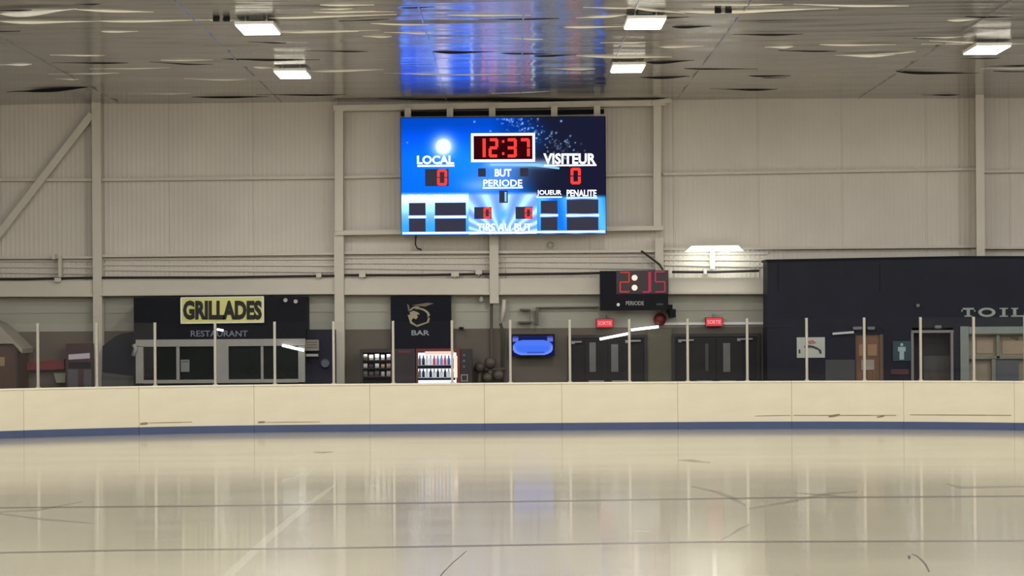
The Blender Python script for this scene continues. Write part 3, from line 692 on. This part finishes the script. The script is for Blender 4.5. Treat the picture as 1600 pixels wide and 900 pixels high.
# ------------------------------------------------------------------ far left: hut, red band, machine
hu = thing('wooden_hut', 'brown wooden hut with sloping pale roof at the far left', 'hut', W(0, 655, 53.0))
P(lambda b: b.ppoly([(-90, 540), (22, 538), (28, 548), (28, 660), (-90, 660)], 53.0, 1.15), 'wall', M_WOODR, hu)
P(lambda b: b.ppoly([(-90, 470), (-8, 505), (2, 512), (35, 545), (34, 552), (26, 543), (20, 537), (-90, 537)], 52.9, 1.25), 'roof', mat('pale_roof', (150, 143, 124), .6), hu)
P(lambda b: b.pbox(-14, 558, 7, 572, 52.97, .03), 'name_plate', mat('tan_plate', (150, 124, 82)), hu)
P(lambda b: b.pbeam(26, 548, 30, 660, 3, 52.97, .05), 'corner_post', M_DFR, hu)
o = P(lambda b: (b.ppoly([(39, 566), (100, 561), (100, 577), (39, 579)], 54.0, .24),), 'banner', M_DRED); tag(o, 'long dark red banner strip on the brown wall beside the wooden hut', 'banner')
o = P(lambda b: b.ppoly([(84, 583), (102, 583), (102, 598), (88, 598)], 54.05, .2), 'notice_board', mat('pale_notice', (150, 145, 124))); tag(o, 'small pale notice board below the red banner strip', 'notice')
vm = thing('ticket_machine', 'dark red machine with a pale lit header left of the steel column', 'machine', W(126, 655, 53.7))
P(lambda b: b.pbox(103, 537, 144, 655, 53.7, .5), 'body', mat('very_dark_red', (58, 26, 30), .5, noise=.1), vm, bevel=.012)
P(lambda b: b.ppoly([(107, 554), (140, 551.5), (140, 560), (107, 562)], 53.68, .03), 'header', glow('pale_header', (150, 140, 148), .9), vm)
P(lambda b: b.pbox(107, 566, 142, 576, 53.69, .02), 'display', M_BLACK, vm)
P(lambda b: (b.pbox(106, 577, 122, 650, 53.69, .02), b.pbox(131, 577, 143, 650, 53.69, .02)), 'front_panel', mat('slate_panel', (74, 78, 76)), vm)

# ------------------------------------------------------------------ bar banner and vending machines
bn = thing('bar_banner', 'black bar banner with a gold helmeted head emblem above the vending machines', 'banner', W(658, 549, 54.0))
P(lambda b: b.pbox(610.5, 463, 705, 550, 54.02, .22), 'panel', mat('banner_black', (22, 22, 30), .6, spec=.15), bn)
M_GOLD = mat('dull_gold', (156, 146, 112), .5); M_GOLD2 = mat('brown_gold', (112, 96, 72), .5)
def arc(cx, cy, rx, ry, a0, a1, w0, w1, n=14):
    o_, i_ = [], []
    for k in range(n+1):
        u = k/n; a = math.radians(a0+(a1-a0)*u); w = w0+(w1-w0)*u
        o_.append((cx+(rx+w/2)*math.cos(a), cy-(ry+w/2)*math.sin(a))); i_.append((cx+(rx-w/2)*math.cos(a), cy-(ry-w/2)*math.sin(a)))
    return o_, i_
def arcf(b, *a):
    o_, i_ = arc(*a)
    for k in range(len(o_)-1): b.ppoly([o_[k], o_[k+1], i_[k+1], i_[k]], 54.0, .02)
P(lambda b: (arcf(b, 652, 494, 18, 12, 100, -12, 2, 4), arcf(b, 650, 490, 10, 10, 150, 60, 2, 3)), 'crest', M_GOLD, bn)
P(lambda b: (b.ppoly([(636, 475), (639, 477), (641, 487), (638, 486)], 54.0, .02), b.ppoly([(643, 477), (668, 473), (678, 474), (664, 479)], 54.0, .02)), 'plume', M_GOLD2, bn)
P(lambda b: (b.ppoly([(640, 488), (646, 485.5), (653, 488), (656, 491), (651, 492), (653, 495), (650, 499), (646, 497), (643, 500), (641, 495)], 54.0, .02),), 'face', M_GOLD, bn)
P(lambda b: (b.ppoly([(637, 492), (640, 492), (644, 503), (651, 508), (650, 510), (641, 505)], 54.0, .02), b.ppoly([(651, 508), (667, 503), (670, 493), (672, 494), (670, 504), (651, 511)], 54.0, .02)), 'chin_guard', M_GOLD, bn)
text_mb('BAR', 643, 516, 671, 524, 54.0, .015, .02).build('lettering', mat('pale_letters', (150, 158, 156)), bn)

def vending(name, x0, y0, x1, d, label, body, win, lit, cols):
    v = thing(name, label, 'vending machine', W((x0+x1)/2, 655, d))
    z0 = 0.0
    def case(b):
        a = W(x0, y0, d); c = W(x1, y0, d); e = .03
        b.box((a.x, d+.05, 0), (a.x+e, d+.65, a.z)); b.box((c.x-e, d+.05, 0), (c.x, d+.65, a.z)); b.box((a.x+e, d+.05, a.z-e), (c.x-e, d+.65, a.z)); b.box((a.x+e, d+.6, 0), (c.x-e, d+.65, a.z-e))
        w0, w1 = W(win[0], win[3], d), W(win[2], win[1], d)
        b.box((a.x+e, d+.05, .04), (c.x-e, d+.6, w0.z-.01))
    P(case, 'body', body, v)
    def door(b):
        b.pbox(x0, y0, x1, win[1], d, .05); b.pbox(x0, win[1], win[0], win[3], d, .05); b.pbox(win[2], win[1], x1, win[3], d, .05)
        lo = W(x0, win[3], d); hi = W(x1, win[3], d); b.box((lo.x, d, .05), (hi.x, d+.05, lo.z))
    P(door, 'door_frame', body, v)
    return v
VD = 53.35
M_VB = mat('dark_brown_machine', (44, 34, 32), .45, noise=.1)
v1 = vending('snack_machine', 562, 546, 613, VD, 'dark snack vending machine with pale packets in rows, left one', M_VB, (567, 551, 611, 600), None, None)
v2 = vending('drink_machine', 650, 545, 719, VD, 'brightly lit drink vending machine with red top under the bar banner', mat('red_machine', (110, 40, 34), .4), (653, 549, 714, 600), None, None)
def shelves(v, x0, x1, ys, d, m):
    for y in ys: P(lambda b: b.pbox(x0, y, x1, y+1.6, d+.06, .35), 'shelf', m, v)
shelves(v1, 565, 612, (562.5, 575, 588), VD, M_DFR)
shelves(v2, 652, 716, (570.5, 589.5), VD, mat('lit_shelf', (200, 210, 215)))
P(lambda b: b.pbox(653, 551, 713, 600, VD+.47, .05), 'light_panel', glow('drink_back_light', (226, 236, 248), 1.5), v2)
P(lambda b: b.pbox(709, 556, 714.5, 590, VD-.01, .03), 'side_light', glow('side_light', (255, 226, 206), 1.2), v2)
P(lambda b: b.pbox(664, 548.5, 709, 554, VD+.03, .03), 'top_light', glow('top_light', (255, 206, 190), 1.15), v2)
P(lambda b: b.pbox(653, 571, 709, 576, VD+.05, .4), 'shelf_tray', M_BLACK, v2)
P(lambda b: b.pbox(653, 590.5, 711, 594, VD+.05, .4), 'shelf_tray', M_BLACK, v2)
P(lambda b: b.pbox(568, 552, 610, 598, VD+.015, .006), 'glass_door', M_GLASS, v1)
ld = bpy.data.lights.new('machine_lamp', 'AREA'); ld.shape = 'RECTANGLE'; ld.size = .6; ld.size_y = .08; ld.energy = 1.6; ld.color = (1, .95, .9)
lo = bpy.data.objects.new('machine_lamp', ld); COL.objects.link(lo); lo.parent = v1; q = W(588, 551.5, VD+.1) - ORG[v1.name]; q.z -= .01; lo.location = q
# snacks
def packet(c, w, h, m):
    b = MB(); n = 5
    for i in range(n):
        za, zb = -h/2+h*i/n, -h/2+h*(i+1)/n
        ta = .035*math.sin(math.pi*max(.08, i/n))+.004; tb = .035*math.sin(math.pi*min(.92, (i+1)/n))+.004
        P8 = [(-w/2, -ta, za), (w/2, -ta, za), (w/2, ta, za), (-w/2, ta, za), (-w/2, -tb, zb), (w/2, -tb, zb), (w/2, tb, zb), (-w/2, tb, zb)]
        vv = [b.bm.verts.new(Vector(p)+c) for p in P8]
        for q in ((0,3,2,1),(4,5,6,7),(0,1,5,4),(1,2,6,5),(2,3,7,6),(3,0,4,7)): b.bm.faces.new([vv[j] for j in q])
    return b.build('snack_packet', m, bevel=.003)
SC = {'w': (235, 232, 225), 'g': (150, 150, 148), 'p': (205, 190, 196), 'd': (96, 78, 74), 'o': (206, 170, 130), 'n': (112, 116, 104)}
NAMEC = {'w': 'white', 'g': 'grey', 'p': 'pinkish', 'd': 'dull brown', 'o': 'tan', 'n': 'olive grey'}
ORD = ('leftmost', 'second', 'middle', 'fourth', 'rightmost')
for r, (yb, hh, row, nm) in enumerate(((562.3, 9, 'nwwwp', 'top'), (574.8, 8, 'wdwoo', 'middle'), (587.8, 8.5, 'nddpp', 'bottom'))):
    for i, ch in enumerate(row):
        px = 571 + i*9.1; h = (hh - (i % 2)*1.2 - (r == 1)*1.0)
        c = W(px, yb-h/2, VD+.16)
        o = packet(c, (6.0 - (i == 3))/F*53.5, h/F*53.5, mat('packet_'+NAMEC[ch].replace(' ', '_'), SC[ch], .4, emit=SC[ch], strength=.0))
        tag(o, '%s snack packet, %s on the %s shelf of the snack machine' % (NAMEC[ch], ORD[i], nm), 'snack packet', 'snack packets in the machine')
# bottles
def bottle_mesh(hpx, rpx, d, m, mc):
    b = MB(); h = hpx/F*d; r = rpx/F*d
    pr = [(.0, r*.9), (.04, r), (.55, r), (.68, r*.8), (.8, r*.4), (.88, r*.36)]
    b.tube([(0, 0, h*z) for z, _ in pr], [q for _, q in pr], 12)
    o = b.build('drink_bottle', m, smooth=True)
    c = MB(); c.tube([(0, 0, h*.88), (0, 0, h)], [r*.42, r*.42], 10); ORG['tmp'] = Vector((0, 0, 0))
    ORG[o.name] = Vector((0, 0, 0)); c.build('bottle_cap', mc, o)
    return o
BC = {'k': (30, 36, 50), 'w': (225, 230, 235), 'b': (70, 110, 190), 'r': (190, 90, 100), 'v': (150, 140, 190), 'g': (120, 140, 140)}
BN = {'k': 'dark', 'w': 'white', 'b': 'blue', 'r': 'reddish', 'v': 'violet', 'g': 'grey'}
proto = {}
def bottle(px, py, ch, nm, i, n, hpx=15):
    key = (ch, hpx)
    if key not in proto:
        o = bottle_mesh(hpx, 2.4, 53.5, mat('drink_'+BN[ch], BC[ch], .3), mat('cap_'+BN[ch], tuple(v*.8 for v in BC[ch]), .4)); proto[key] = o
    else:
        s = proto[key]; o = s.copy(); COL.objects.link(o)
        for chd in s.children: q = chd.copy(); COL.objects.link(q); q.parent = o
    o.location = W(px, py, 53.52)
    words = ('leftmost', 'second from left', 'third from left', 'fourth from left', 'fifth from left', 'fifth from right', 'fourth from right', 'third from right', 'second from right', 'rightmost')
    tag(o, '%s bottle, %s on the %s shelf of the lit drink machine' % (BN[ch], words[i], nm), 'bottle', 'bottles in the drink machine')
for i, ch in enumerate('gkwwrvvrbb'): bottle(656+i*5.65, 570.4, ch, 'top', i, 10, 15)
for i, ch in enumerate('gkwkwkwkww'): bottle(656+i*5.65, 589.4, ch, 'lower', i, 10, 13)
v3 = thing('coffee_machine', 'dark slim machine with small round buttons right of the lit drink machine', 'vending machine', W(727, 655, VD))
P(lambda b: b.pbox(720, 546, 738, 657.5, VD, .6), 'body', M_VB, v3, bevel=.01)
for yy in (555, 564, 573): P(lambda b: b.tube([W(725, yy, VD-.02), W(725, yy, VD)], .03, 10), 'button', mat('button_teal', (90, 104, 100)), v3)
P(lambda b: b.pframe(720, 585, 731, 596, 1.5, VD-.02, .02), 'hatch', M_GREY, v3)
v4 = thing('drink_machine', 'dark unlit machine between the snack machine and the lit drink machine', 'vending machine', W(630, 655, VD))
P(lambda b: b.pbox(615.5, 545, 649, 657.8, VD+.02, .6), 'body', mat('dark_unlit_machine', (40, 38, 42), .4), v4, bevel=.01)
P(lambda b: b.pbox(619, 549, 646, 598, VD+.005, .02), 'door', M_VB, v4, bevel=.006)
P(lambda b: b.pbox(622, 548, 642, 551, VD-.005, .02), 'header', M_DRED, v4)

# pipes and valve gear beside the drink machines
pg = thing('pipe_riser', 'two thin brown pipes running down the wall under the hanging column', 'pipe', W(776, 655, 54.1))
P(lambda b: b.tube([W(768, 475, 54.1), W(768, 560, 54.1), W(768, 655, 54.1)], .035, 8), 'pipe', mat('brown_pipe', (84, 72, 60)), pg, smooth=True)
P(lambda b: b.tube([W(782, 505, 54.1), W(786, 520, 54.1), W(786, 655, 54.1)], .035, 8), 'pipe', mat('brown_pipe2', (72, 64, 52)), pg, smooth=True)
o = P(lambda b: b.tube([W(788, 468, 54.1), W(787, 482, 54.1), W(784, 502, 54.1)], [.05, .06, .05], 8), 'pale_elbow', M_STEEL, smooth=True); tag(o, 'short pale pipe elbow beside the foot of the hanging column', 'pipe')
vg = thing('valve_cluster', 'brownish cluster of round valves on the wall left of the television', 'valve', W(766, 655, 53.8))
M_VAL = mat('dusty_brown_metal', (84, 72, 62), .5, noise=.15); 
for px, py, r in ((749, 574, .12), (766, 567, .14), (779, 586, .13), (762, 590, .12)):
    P(lambda b: b.tube([W(px, py, 53.75), W(px, py, 53.85), W(px, py, 53.95)], [r*.7, r, r*.8], 14), 'valve_body', M_VAL, vg, smooth=True)
P(lambda b: (b.tube([W(740, 577, 53.95), W(790, 577, 53.95)], .05, 8), b.tube([W(766, 560, 53.95), W(766, 655, 53.95)], .06, 8), b.tube([W(749, 575, 53.95), W(749, 655, 53.95)], .06, 8)), 'pipe', M_VAL, vg, smooth=True)
wb = thing('wall_lamp_cage', 'thin dark rectangular wire holder on the wall above the television', 'holder', W(821, 505, 54.0))
P(lambda b: (b.pbeam(812, 483.5, 829, 484, 2.6, 54.0, .25), b.pbeam(809, 503.5, 831, 503, 2.6, 54.0, .25), b.pbeam(828, 484, 828, 503, 1.4, 54.05, .05)), 'frame', mat('olive_dark', (88, 88, 74)), wb)
o = P(lambda b: (b.pbox(837.5, 480, 841.5, 507, 54.0, .25), b.pbeam(838, 480.5, 935, 479.5, 1.6, 54.1, .15)), 'dark_conduit', mat('olive_dark', (88, 88, 74))); tag(o, 'thin dark conduit turning down above the television', 'conduit')
o = P(lambda b: (b.tube([W(752, 468, 54.0), W(752, 468, 54.25)], .05, 10), b.pbox(750, 463, 754, 467, 54.05, .2)), 'camera_dome', M_GREY); tag(o, 'tiny pale camera under the beam left of the hanging column', 'camera')
o = P(lambda b: (b.pbox(717.5, 511, 724, 514.5, 54.05, .2), b.tube([W(719, 512.5, 53.95), W(719, 512.5, 54.05)], .03, 8)), 'wall_camera', M_BLACK); tag(o, 'tiny black camera on the wall right of the bar banner', 'camera')

# television
TD = 53.95
tv = thing('television', 'wall television showing a blue picture of a rink', 'television', W(832, 557, TD))
P(lambda b: b.pbox(799, 522, 867, 557, TD, .1), 'bezel', M_BLACK, tv, bevel=.01)
P(lambda b: b.pbox(820, 530, 846, 550, TD+.1, .2), 'wall_mount', M_BLACK, tv)
def tv_pic(u, v):
    c = (14, 26, 84)
    e = ((u-.5)/.5)**4 + ((v-.40)/.40)**2
    if e < 1: c = mixc((70, 118, 250), (128, 156, 255), sm(.25, 1, e) if v < .5 else .2)
    if .35 < u < .8 and .10 < v < .17: c = (60, 88, 200)
    if v > .72 and (u < .14 or u > .86): c = (104, 116, 222)
    if v > .9: c = mixc(c, (30, 40, 90), .6)
    if e > 1 and v < .15: c = (8, 18, 100)
    return c
picture('screen', 801, 525, 864, 555, TD-.005, tv_pic, 60, 36, picture_mat('television_picture', 1.0), tv)

# ------------------------------------------------------------------ toilet block on the right
BD = 53.0
tb = thing('toilet_block', 'large dark navy block with toilet lettering at the right', 'building', W(1400, 655, BD))
def blockf(b):
    b.ppoly([(1199, 408), (1500, 402), (2000, 402), (2000, 512), (1199, 512)], BD, .9)
    b.pbox(1199, 512, 1337, 662, BD, .9); b.pbox(1381, 512, 1426, 662, BD, .9); b.pbox(1490, 512, 1500, 662, BD, .9); b.pbox(1700, 512, 2000, 662, BD, .9)
P(blockf, 'facade', M_NAVY, tb)
P(lambda b: b.ppoly([(1197, 405.5), (1500, 400), (2000, 400), (2000, 403), (1500, 403), (1197, 409)], BD-.03, .95), 'top_edge', M_BLACK, tb)
P(lambda b: [b.pbox(x, 412, x+1.2, 455, BD-.006, .01) for x in (1374, 1215)], 'panel_joint', M_BLACK, tb)
P(lambda b: b.pbox(1290, 562, 1336, 662, BD-.01, .02), 'lower_panel', mat('grey_lower_panel', (62, 62, 60), .6), tb)
P(lambda b: b.pbox(1337, 518, 1381, 662, BD+.08, .05), 'door', M_WOODO, tb)
P(lambda b: b.pbox(1375, 520, 1381, 662, BD+.03, .06), 'door_jamb', mat('brown_jamb', (100, 76, 62)), tb)
P(lambda b: b.pbox(1337, 512, 1381, 522, BD+.01, .1), 'door_header', M_NAVY, tb)
P(lambda b: b.pbox(1346, 562, 1366, 578, BD+.06, .02), 'door_notice', mat('dull_paper2', (150, 138, 124)), tb)
P(lambda b: (b.pbox(1342, 538, 1349, 556, BD+.065, .02), b.pbox(1356, 538, 1370, 556, BD+.065, .02)), 'door_panel', mat('tan_wood_panel', (146, 112, 74)), tb)
P(lambda b: b.pframe(1424, 516, 1490, 668, 4, BD-.05, .1, bottom=False), 'doorway_frame', mat('pale_pink_frame', (122, 115, 115), .5), tb)
P(lambda b: b.pbox(1428, 520, 1486, 662, BD+.4, .05), 'doorway_back', mat('dark_maroon_room', (34, 28, 30), .7), tb)
P(lambda b: (b.pbox(1443, 556, 1486, 662, BD+.35, .04), b.pbox(1453, 577, 1458, 590, BD+.33, .02)), 'inner_partition', mat('brown_partition', (66, 62, 56), .6), tb)
# serif letters TOILETTES: only the first four are in view
M_SER = mat('pale_green_letters', (140, 148, 138), .5)
def serif(b):
    y0, y1, d, e = 481, 495, BD-.03, .03
    b.pbox(1502, y0, 1524, y0+3, d, e); b.pbox(1502, y0, 1504, y0+6, d, e); b.pbox(1522, y0, 1524, y0+6, d, e); b.pbox(1510.5, y0+3, 1515.5, y1-2, d, e); b.pbox(1507, y1-2, 1519, y1, d, e)
    n = 24
    for k_ in range(n):
        a, c = 2*math.pi*k_/n, 2*math.pi*(k_+1)/n
        f = lambda t_, s: (1542+ (13.5 if s else 8.2)*math.cos(t_), 488 + (7.3 if s else 4.0)*math.sin(t_))
        b.ppoly([f(a, 1), f(c, 1), f(c, 0), f(a, 0)], d, e)
    b.pbox(1566, y0+2, 1571, y1-2, d, e); b.pbox(1562, y0, 1575, y0+2, d, e); b.pbox(1562, y1-2, 1575, y1, d, e)
    b.pbox(1583, y0+2, 1588, y1-2, d, e); b.pbox(1580, y0, 1591, y0+2, d, e); b.pbox(1580, y1-2.4, 1602, y1, d, e); b.pbox(1600, y1-6, 1602, y1, d, e)
    b.pbox(1611, y0, 1616, y1, d, e); b.pbox(1608, y0, 1628, y0+2, d, e); b.pbox(1608, y1-2, 1628, y1, d, e); b.pbox(1611, 487, 1624, 489, d, e)
    for x in (1635, 1664): b.pbox(x, y0, x+22, y0+3, d, e); b.pbox(x+8.5, y0+3, x+13.5, y1-2, d, e); b.pbox(x+5, y1-2, x+17, y1, d, e)
    b.pbox(1696, y0, 1701, y1, d, e); b.pbox(1693, y0, 1713, y0+2, d, e); b.pbox(1693, y1-2, 1713, y1, d, e); b.pbox(1701, 487, 1709, 489, d, e)
    text_mb('S', 1720, y0, 1738, y1, d, e, .03, b)
P(serif, 'lettering', M_SER, tb)
w = thing('wall_sign', 'white rectangular sign with a small dark drawing on the navy block', 'sign', W(1267, 560, BD-.03))
P(lambda b: b.pbox(1245, 527, 1289, 559, BD-.03, .03), 'board', mat('greyish_white_board', (176, 178, 164), .5), w)
P(lambda b: (b.ppoly([(1256, 541), (1262, 539), (1270, 540), (1277, 543), (1283, 547), (1284, 552), (1281, 553), (1279, 547), (1268, 543), (1258, 544)], BD-.04, .01), b.pbox(1248, 546, 1250.5, 552, BD-.04, .01)), 'drawing', mat('dark_olive_ink', (54, 56, 42)), w)
P(lambda b: b.ppoly([(1262, 533), (1270, 531), (1276, 536), (1264, 538)], BD-.04, .01), 'drawing', mat('pinkish_ink', (160, 110, 108)), w)
pc = thing('restroom_sign', 'dark teal square sign with a pale standing figure pictogram', 'sign', W(1408, 564, BD-.03))
P(lambda b: b.pbox(1395, 533, 1423, 564, BD-.03, .03), 'board', mat('dark_teal', (38, 62, 68), .5), pc)
M_PIC = mat('pale_cyan', (150, 172, 168))
def fig(b):
    c = W(1409, 538.5, BD-.04); b.tube([c, c+Vector((0, .012, 0))], .035, 12)
    b.ppoly([(1403, 542), (1415, 542), (1415, 549), (1412.5, 549), (1412.5, 562), (1405.5, 562), (1405.5, 549), (1403, 549)], BD-.04, .012)
P(fig, 'pictogram', M_PIC, pc)
o = P(lambda b: b.pbox(1392, 577, 1420, 585, BD-.02, .02), 'red_strip', mat('dull_maroon', (70, 38, 42))); tag(o, 'dull maroon strip below the restroom pictogram sign', 'strip')
nb = thing('display_case', 'grey framed display case with beige contents at the right edge', 'display case', W(1560, 655, BD))
P(lambda b: (b.pbox(1501, 510, 1514, 662, BD-.04, .3), b.pbox(1514, 510, 1700, 521, BD-.04, .3)), 'frame', mat('grey_green_frame', (122, 130, 120), .5), nb)
P(lambda b: b.pbox(1514, 521, 1700, 662, BD+.2, .04), 'back_board', mat('tan_backing', (134, 122, 98), .6, noise=.12, scale=2.5), nb)
P(lambda b: (b.pbox(1557, 521, 1562, 560, BD+.05, .1), b.pbox(1514, 556, 1700, 560.5, BD+.05, .15), b.pbox(1550, 560, 1556, 662, BD+.05, .15), b.pbox(1525, 520, 1700, 523, BD+.02, .1)), 'mullion', mat('olive_grey_bar', (112, 112, 96), .5), nb)
P(lambda b: b.pbox(1556, 562, 1592, 662, BD+.1, .08), 'grey_panel', mat('slate_blue_panel', (76, 78, 80), .6), nb)
P(lambda b: b.ppoly([(1580, 526), (1591, 526), (1592, 531), (1588, 532), (1586, 529), (1580, 529)], BD+.17, .03), 'pinned_note', mat('rust_note', (110, 70, 44)), nb)
P(lambda b: (b.pbox(1526, 530, 1552, 552, BD+.18, .02), b.pbox(1566, 532, 1600, 553, BD+.18, .02)), 'poster', mat('tan_poster', (150, 132, 106), .6), nb)
reflection_streak(1301, 521.5, 1334, 519, 'glass reflection modelled as a dim grey slanted tube right of the white wall sign', 3.6, M_DIMREFL, BD-.1)
for x0, x1, py, lb in ((1333, 1347, 512.5, 'dim grey fitting above the left of the brown door'), (1356, 1367, 512.5, 'dim pale fitting above the right of the brown door'), (1461, 1471, 510.5, 'small pale lamp above the framed doorway'), (1432, 1437, 477, 'tiny pale lamp high on the navy block')):
    o = P(lambda b: (b.pbox(x0, py-2, x1, py+2, BD-.1, .1), b.pbox(x0+1, py+2, x1-1, py+3, BD-.08, .06)), 'wall_fitting', mat('dim_fitting', (112, 112, 110)), bevel=.006); tag(o, lb, 'lamp', 'small fittings on the navy block')

# ------------------------------------------------------------------ boards
def strip(b, pa, pb, z0, z1, y0, y1):
    """follows the curve of the boards between two photograph columns"""
    n = 6; ring = []
    for i in range(n+1):
        px = pa+(pb-pa)*i/n; d = cx_d(px); c = W(px, 640, d)
        e = .5; t = (W(px+e, 640, cx_d(px+e))-W(px-e, 640, cx_d(px-e))); t.z = 0; t.normalize(); nn = Vector((-t.y, t.x, 0))
        ring.append([b.bm.verts.new((c.x+nn.x*o_, c.y+nn.y*o_, z)) for o_, z in ((y0, z0), (y0, z1), (y1, z1), (y1, z0))])
    for r0, r1 in zip(ring, ring[1:]):
        for k_ in range(4): b.bm.faces.new((r0[k_], r0[(k_+1) % 4], r1[(k_+1) % 4], r1[k_]))
    b.bm.faces.new(ring[0][::-1]); b.bm.faces.new(ring[-1])
seams = [-318, -143, 37, 217, 397, 578, 757, 878, 1059, 1237, 1412, 1585, 1760, 1935, 2110]
blab = ('cream board panel left of the view', 'cream board panel below the wooden hut', 'cream board panel below the ticket machine, left of the first black scuff', 'cream board panel below the left grill window', 'cream board panel below the right grill window',
        'cream board panel below the lit drink machine', 'short cream board panel below the television', 'cream board panel below the left double door', 'cream board panel below the right double door',
        'cream board panel below the white wall sign and brown door', 'cream board panel below the framed toilet doorway', 'cream board panel at the right edge of the view', 'cream board panel just outside the view at the right', 'cream board panel on the curve far outside the view at the right')
ZT = 1.04
for i, lb in enumerate(blab):
    a, b_ = seams[i]+.22, seams[i+1]-.22
    c = W((a+b_)/2, 640, cx_d((a+b_)/2)); t = thing('dasher_board', lb, 'rink board', (c.x, c.y, 0), 'cream panels of the end boards')
    P(lambda b: strip(b, a, b_, .16, ZT-.03, 0, .06), 'panel', M_CREAM, t)
    P(lambda b: strip(b, a, b_, ZT-.03, ZT, -.015, .14), 'cap_rail', M_CAP, t)
    P(lambda b: strip(b, a, b_, 0.0, .16, -.012, .06), 'kickplate', M_KICK, t)
    P(lambda b: (strip(b, a, b_, .10, .18, .06, .12), strip(b, a, b_, .5, .56, .06, .12)), 'rear_rail', M_POST, t)
    def mk(b, segs):
        for x0, y0, x1, y1, th in segs:
            for s_ in range(4):
                u0, u1 = s_/4, (s_+1)/4; xa, xb = x0+(x1-x0)*u0, x0+(x1-x0)*u1; ya, yb = y0+(y1-y0)*u0, y0+(y1-y0)*u1
                pa, pb = W(xa, ya, cx_d(xa)-.006), W(xb, yb, cx_d(xb)-.006); hh = th/2/F*D*(1-.6*abs(u0-.4))
                b.face([pa+Vector((0, 0, -hh)), pb+Vector((0, 0, -hh)), pb+Vector((0, 0, hh)), pa+Vector((0, 0, hh))])
    sc = {1: [], 2: [(219, 662.5, 231, 661.5, 4), (232, 661, 300, 659.5, 1.2)], 3: [(403, 660, 414, 659.5, 3.4), (415, 660, 500, 659, 1)], 8: [(1295, 651, 1312, 648, 4), (1240, 649, 1400, 649, 1.2), (1370, 652, 1382, 650, 2.5)], 9: [(1422, 648, 1580, 649, 1.3)], 7: [(1180, 650, 1235, 649, 1)]}.get(i-1)
    if sc: P(lambda b: mk(b, sc), 'scuff_mark', mat('scuff', (134, 112, 78), .5), t)

# glass panes and their posts
posts = [-34, 60, 152, 243, 337, 430, 522, 615, 707, 798, 891, 984, 1075, 1168, 1261, 1351, 1439, 1522, 1602, 1680, 1757, 1832]
plab = ('glass support post left of the view beside the hut', 'leftmost visible glass support post, in front of the red banner strip', 'glass support post in front of the braced steel column', 'glass support post crossing the left pane of the grill window',
        'glass support post below the middle of the yellow sign', 'glass support post crossing the right grill window', 'glass support post beside the second steel column', 'glass support post at the left edge of the bar banner',
        'glass support post at the right edge of the bar banner', 'glass support post at the left edge of the television', 'glass support post at the left side of the left double door', 'glass support post where the slanted glass reflections break',
        'glass support post crossing the left leaf of the right double door', 'glass support post at the right side of the right double door', 'glass support post crossing the white wall sign', 'glass support post crossing the orange brown door',
        'glass support post at the left side of the framed toilet doorway', 'glass support post below the first toilet letter', 'glass support post at the right border of the view', 'first glass support post past the right border', 'second glass support post past the right border', 'third glass support post past the right border')
glab = ('clear glass pane in front of the wooden hut', 'clear glass pane in front of the red banner strip and ticket machine', 'clear glass pane in front of the stand side wall', 'clear glass pane in front of the left grill window',
        'clear glass pane in front of the grill window middle', 'clear glass pane in front of the beige menu board', 'clear glass pane in front of the snack machine', 'clear glass pane in front of the bar banner',
        'clear glass pane in front of the valve cluster', 'clear glass pane in front of the television', 'clear glass pane in front of the left double door windows', 'clear glass pane in front of the alarm bell and olive panel',
        'clear glass pane in front of the right double door', 'clear glass pane at the left edge of the navy block', 'clear glass pane between the wall sign and brown door', 'clear glass pane in front of the restroom pictogram',
        'clear glass pane in front of the framed toilet doorway', 'clear glass pane in front of the display case', 'first clear glass pane past the right border', 'second clear glass pane past the right border', 'third clear glass pane past the right border')
PT = 2.40
for px, lb in zip(posts, plab):
    d = cx_d(px)+.06; c = W(px, 640, d)
    t = thing('glass_support_post', lb, 'post', (c.x, c.y, ZT), 'posts holding the rink glass')
    P(lambda b: (b.box((c.x-.025, c.y-.03, ZT), (c.x+.025, c.y-.012, PT)), b.box((c.x-.012, c.y-.012, ZT), (c.x+.012, c.y+.03, PT)), b.box((c.x-.025, c.y+.03, ZT), (c.x+.025, c.y+.045, PT))), 'upright', M_POST, t)
    P(lambda b: b.box((c.x-.045, c.y-.045, ZT), (c.x+.045, c.y+.06, ZT+.02)), 'foot_plate', M_POST, t)
for i, lb in enumerate(glab):
    pa, pb = posts[i], posts[i+1]; A, B2 = W(pa, 640, cx_d(pa)+.06), W(pb, 640, cx_d(pb)+.06)
    u = (B2-A); u.z = 0; L = u.length; u.normalize(); A = A+u*.028; B2 = B2-u*.028; nn = Vector((-u.y, u.x, 0))
    def gp(b):
        q = [(A-nn*.006), (B2-nn*.006), (B2+nn*.006), (A+nn*.006)]
        lo_ = [b.bm.verts.new((p.x, p.y, ZT+.002)) for p in q]; hi_ = [b.bm.verts.new((p.x, p.y, PT-.01)) for p in q]
        b.bm.faces.new(lo_[::-1]); b.bm.faces.new(hi_)
        for k_ in range(4): b.bm.faces.new((lo_[k_], lo_[(k_+1) % 4], hi_[(k_+1) % 4], hi_[k_]))
    o = P(gp, 'rink_glass', M_GLASS); tag(o, lb, 'glass pane', 'panes of the rink glass')
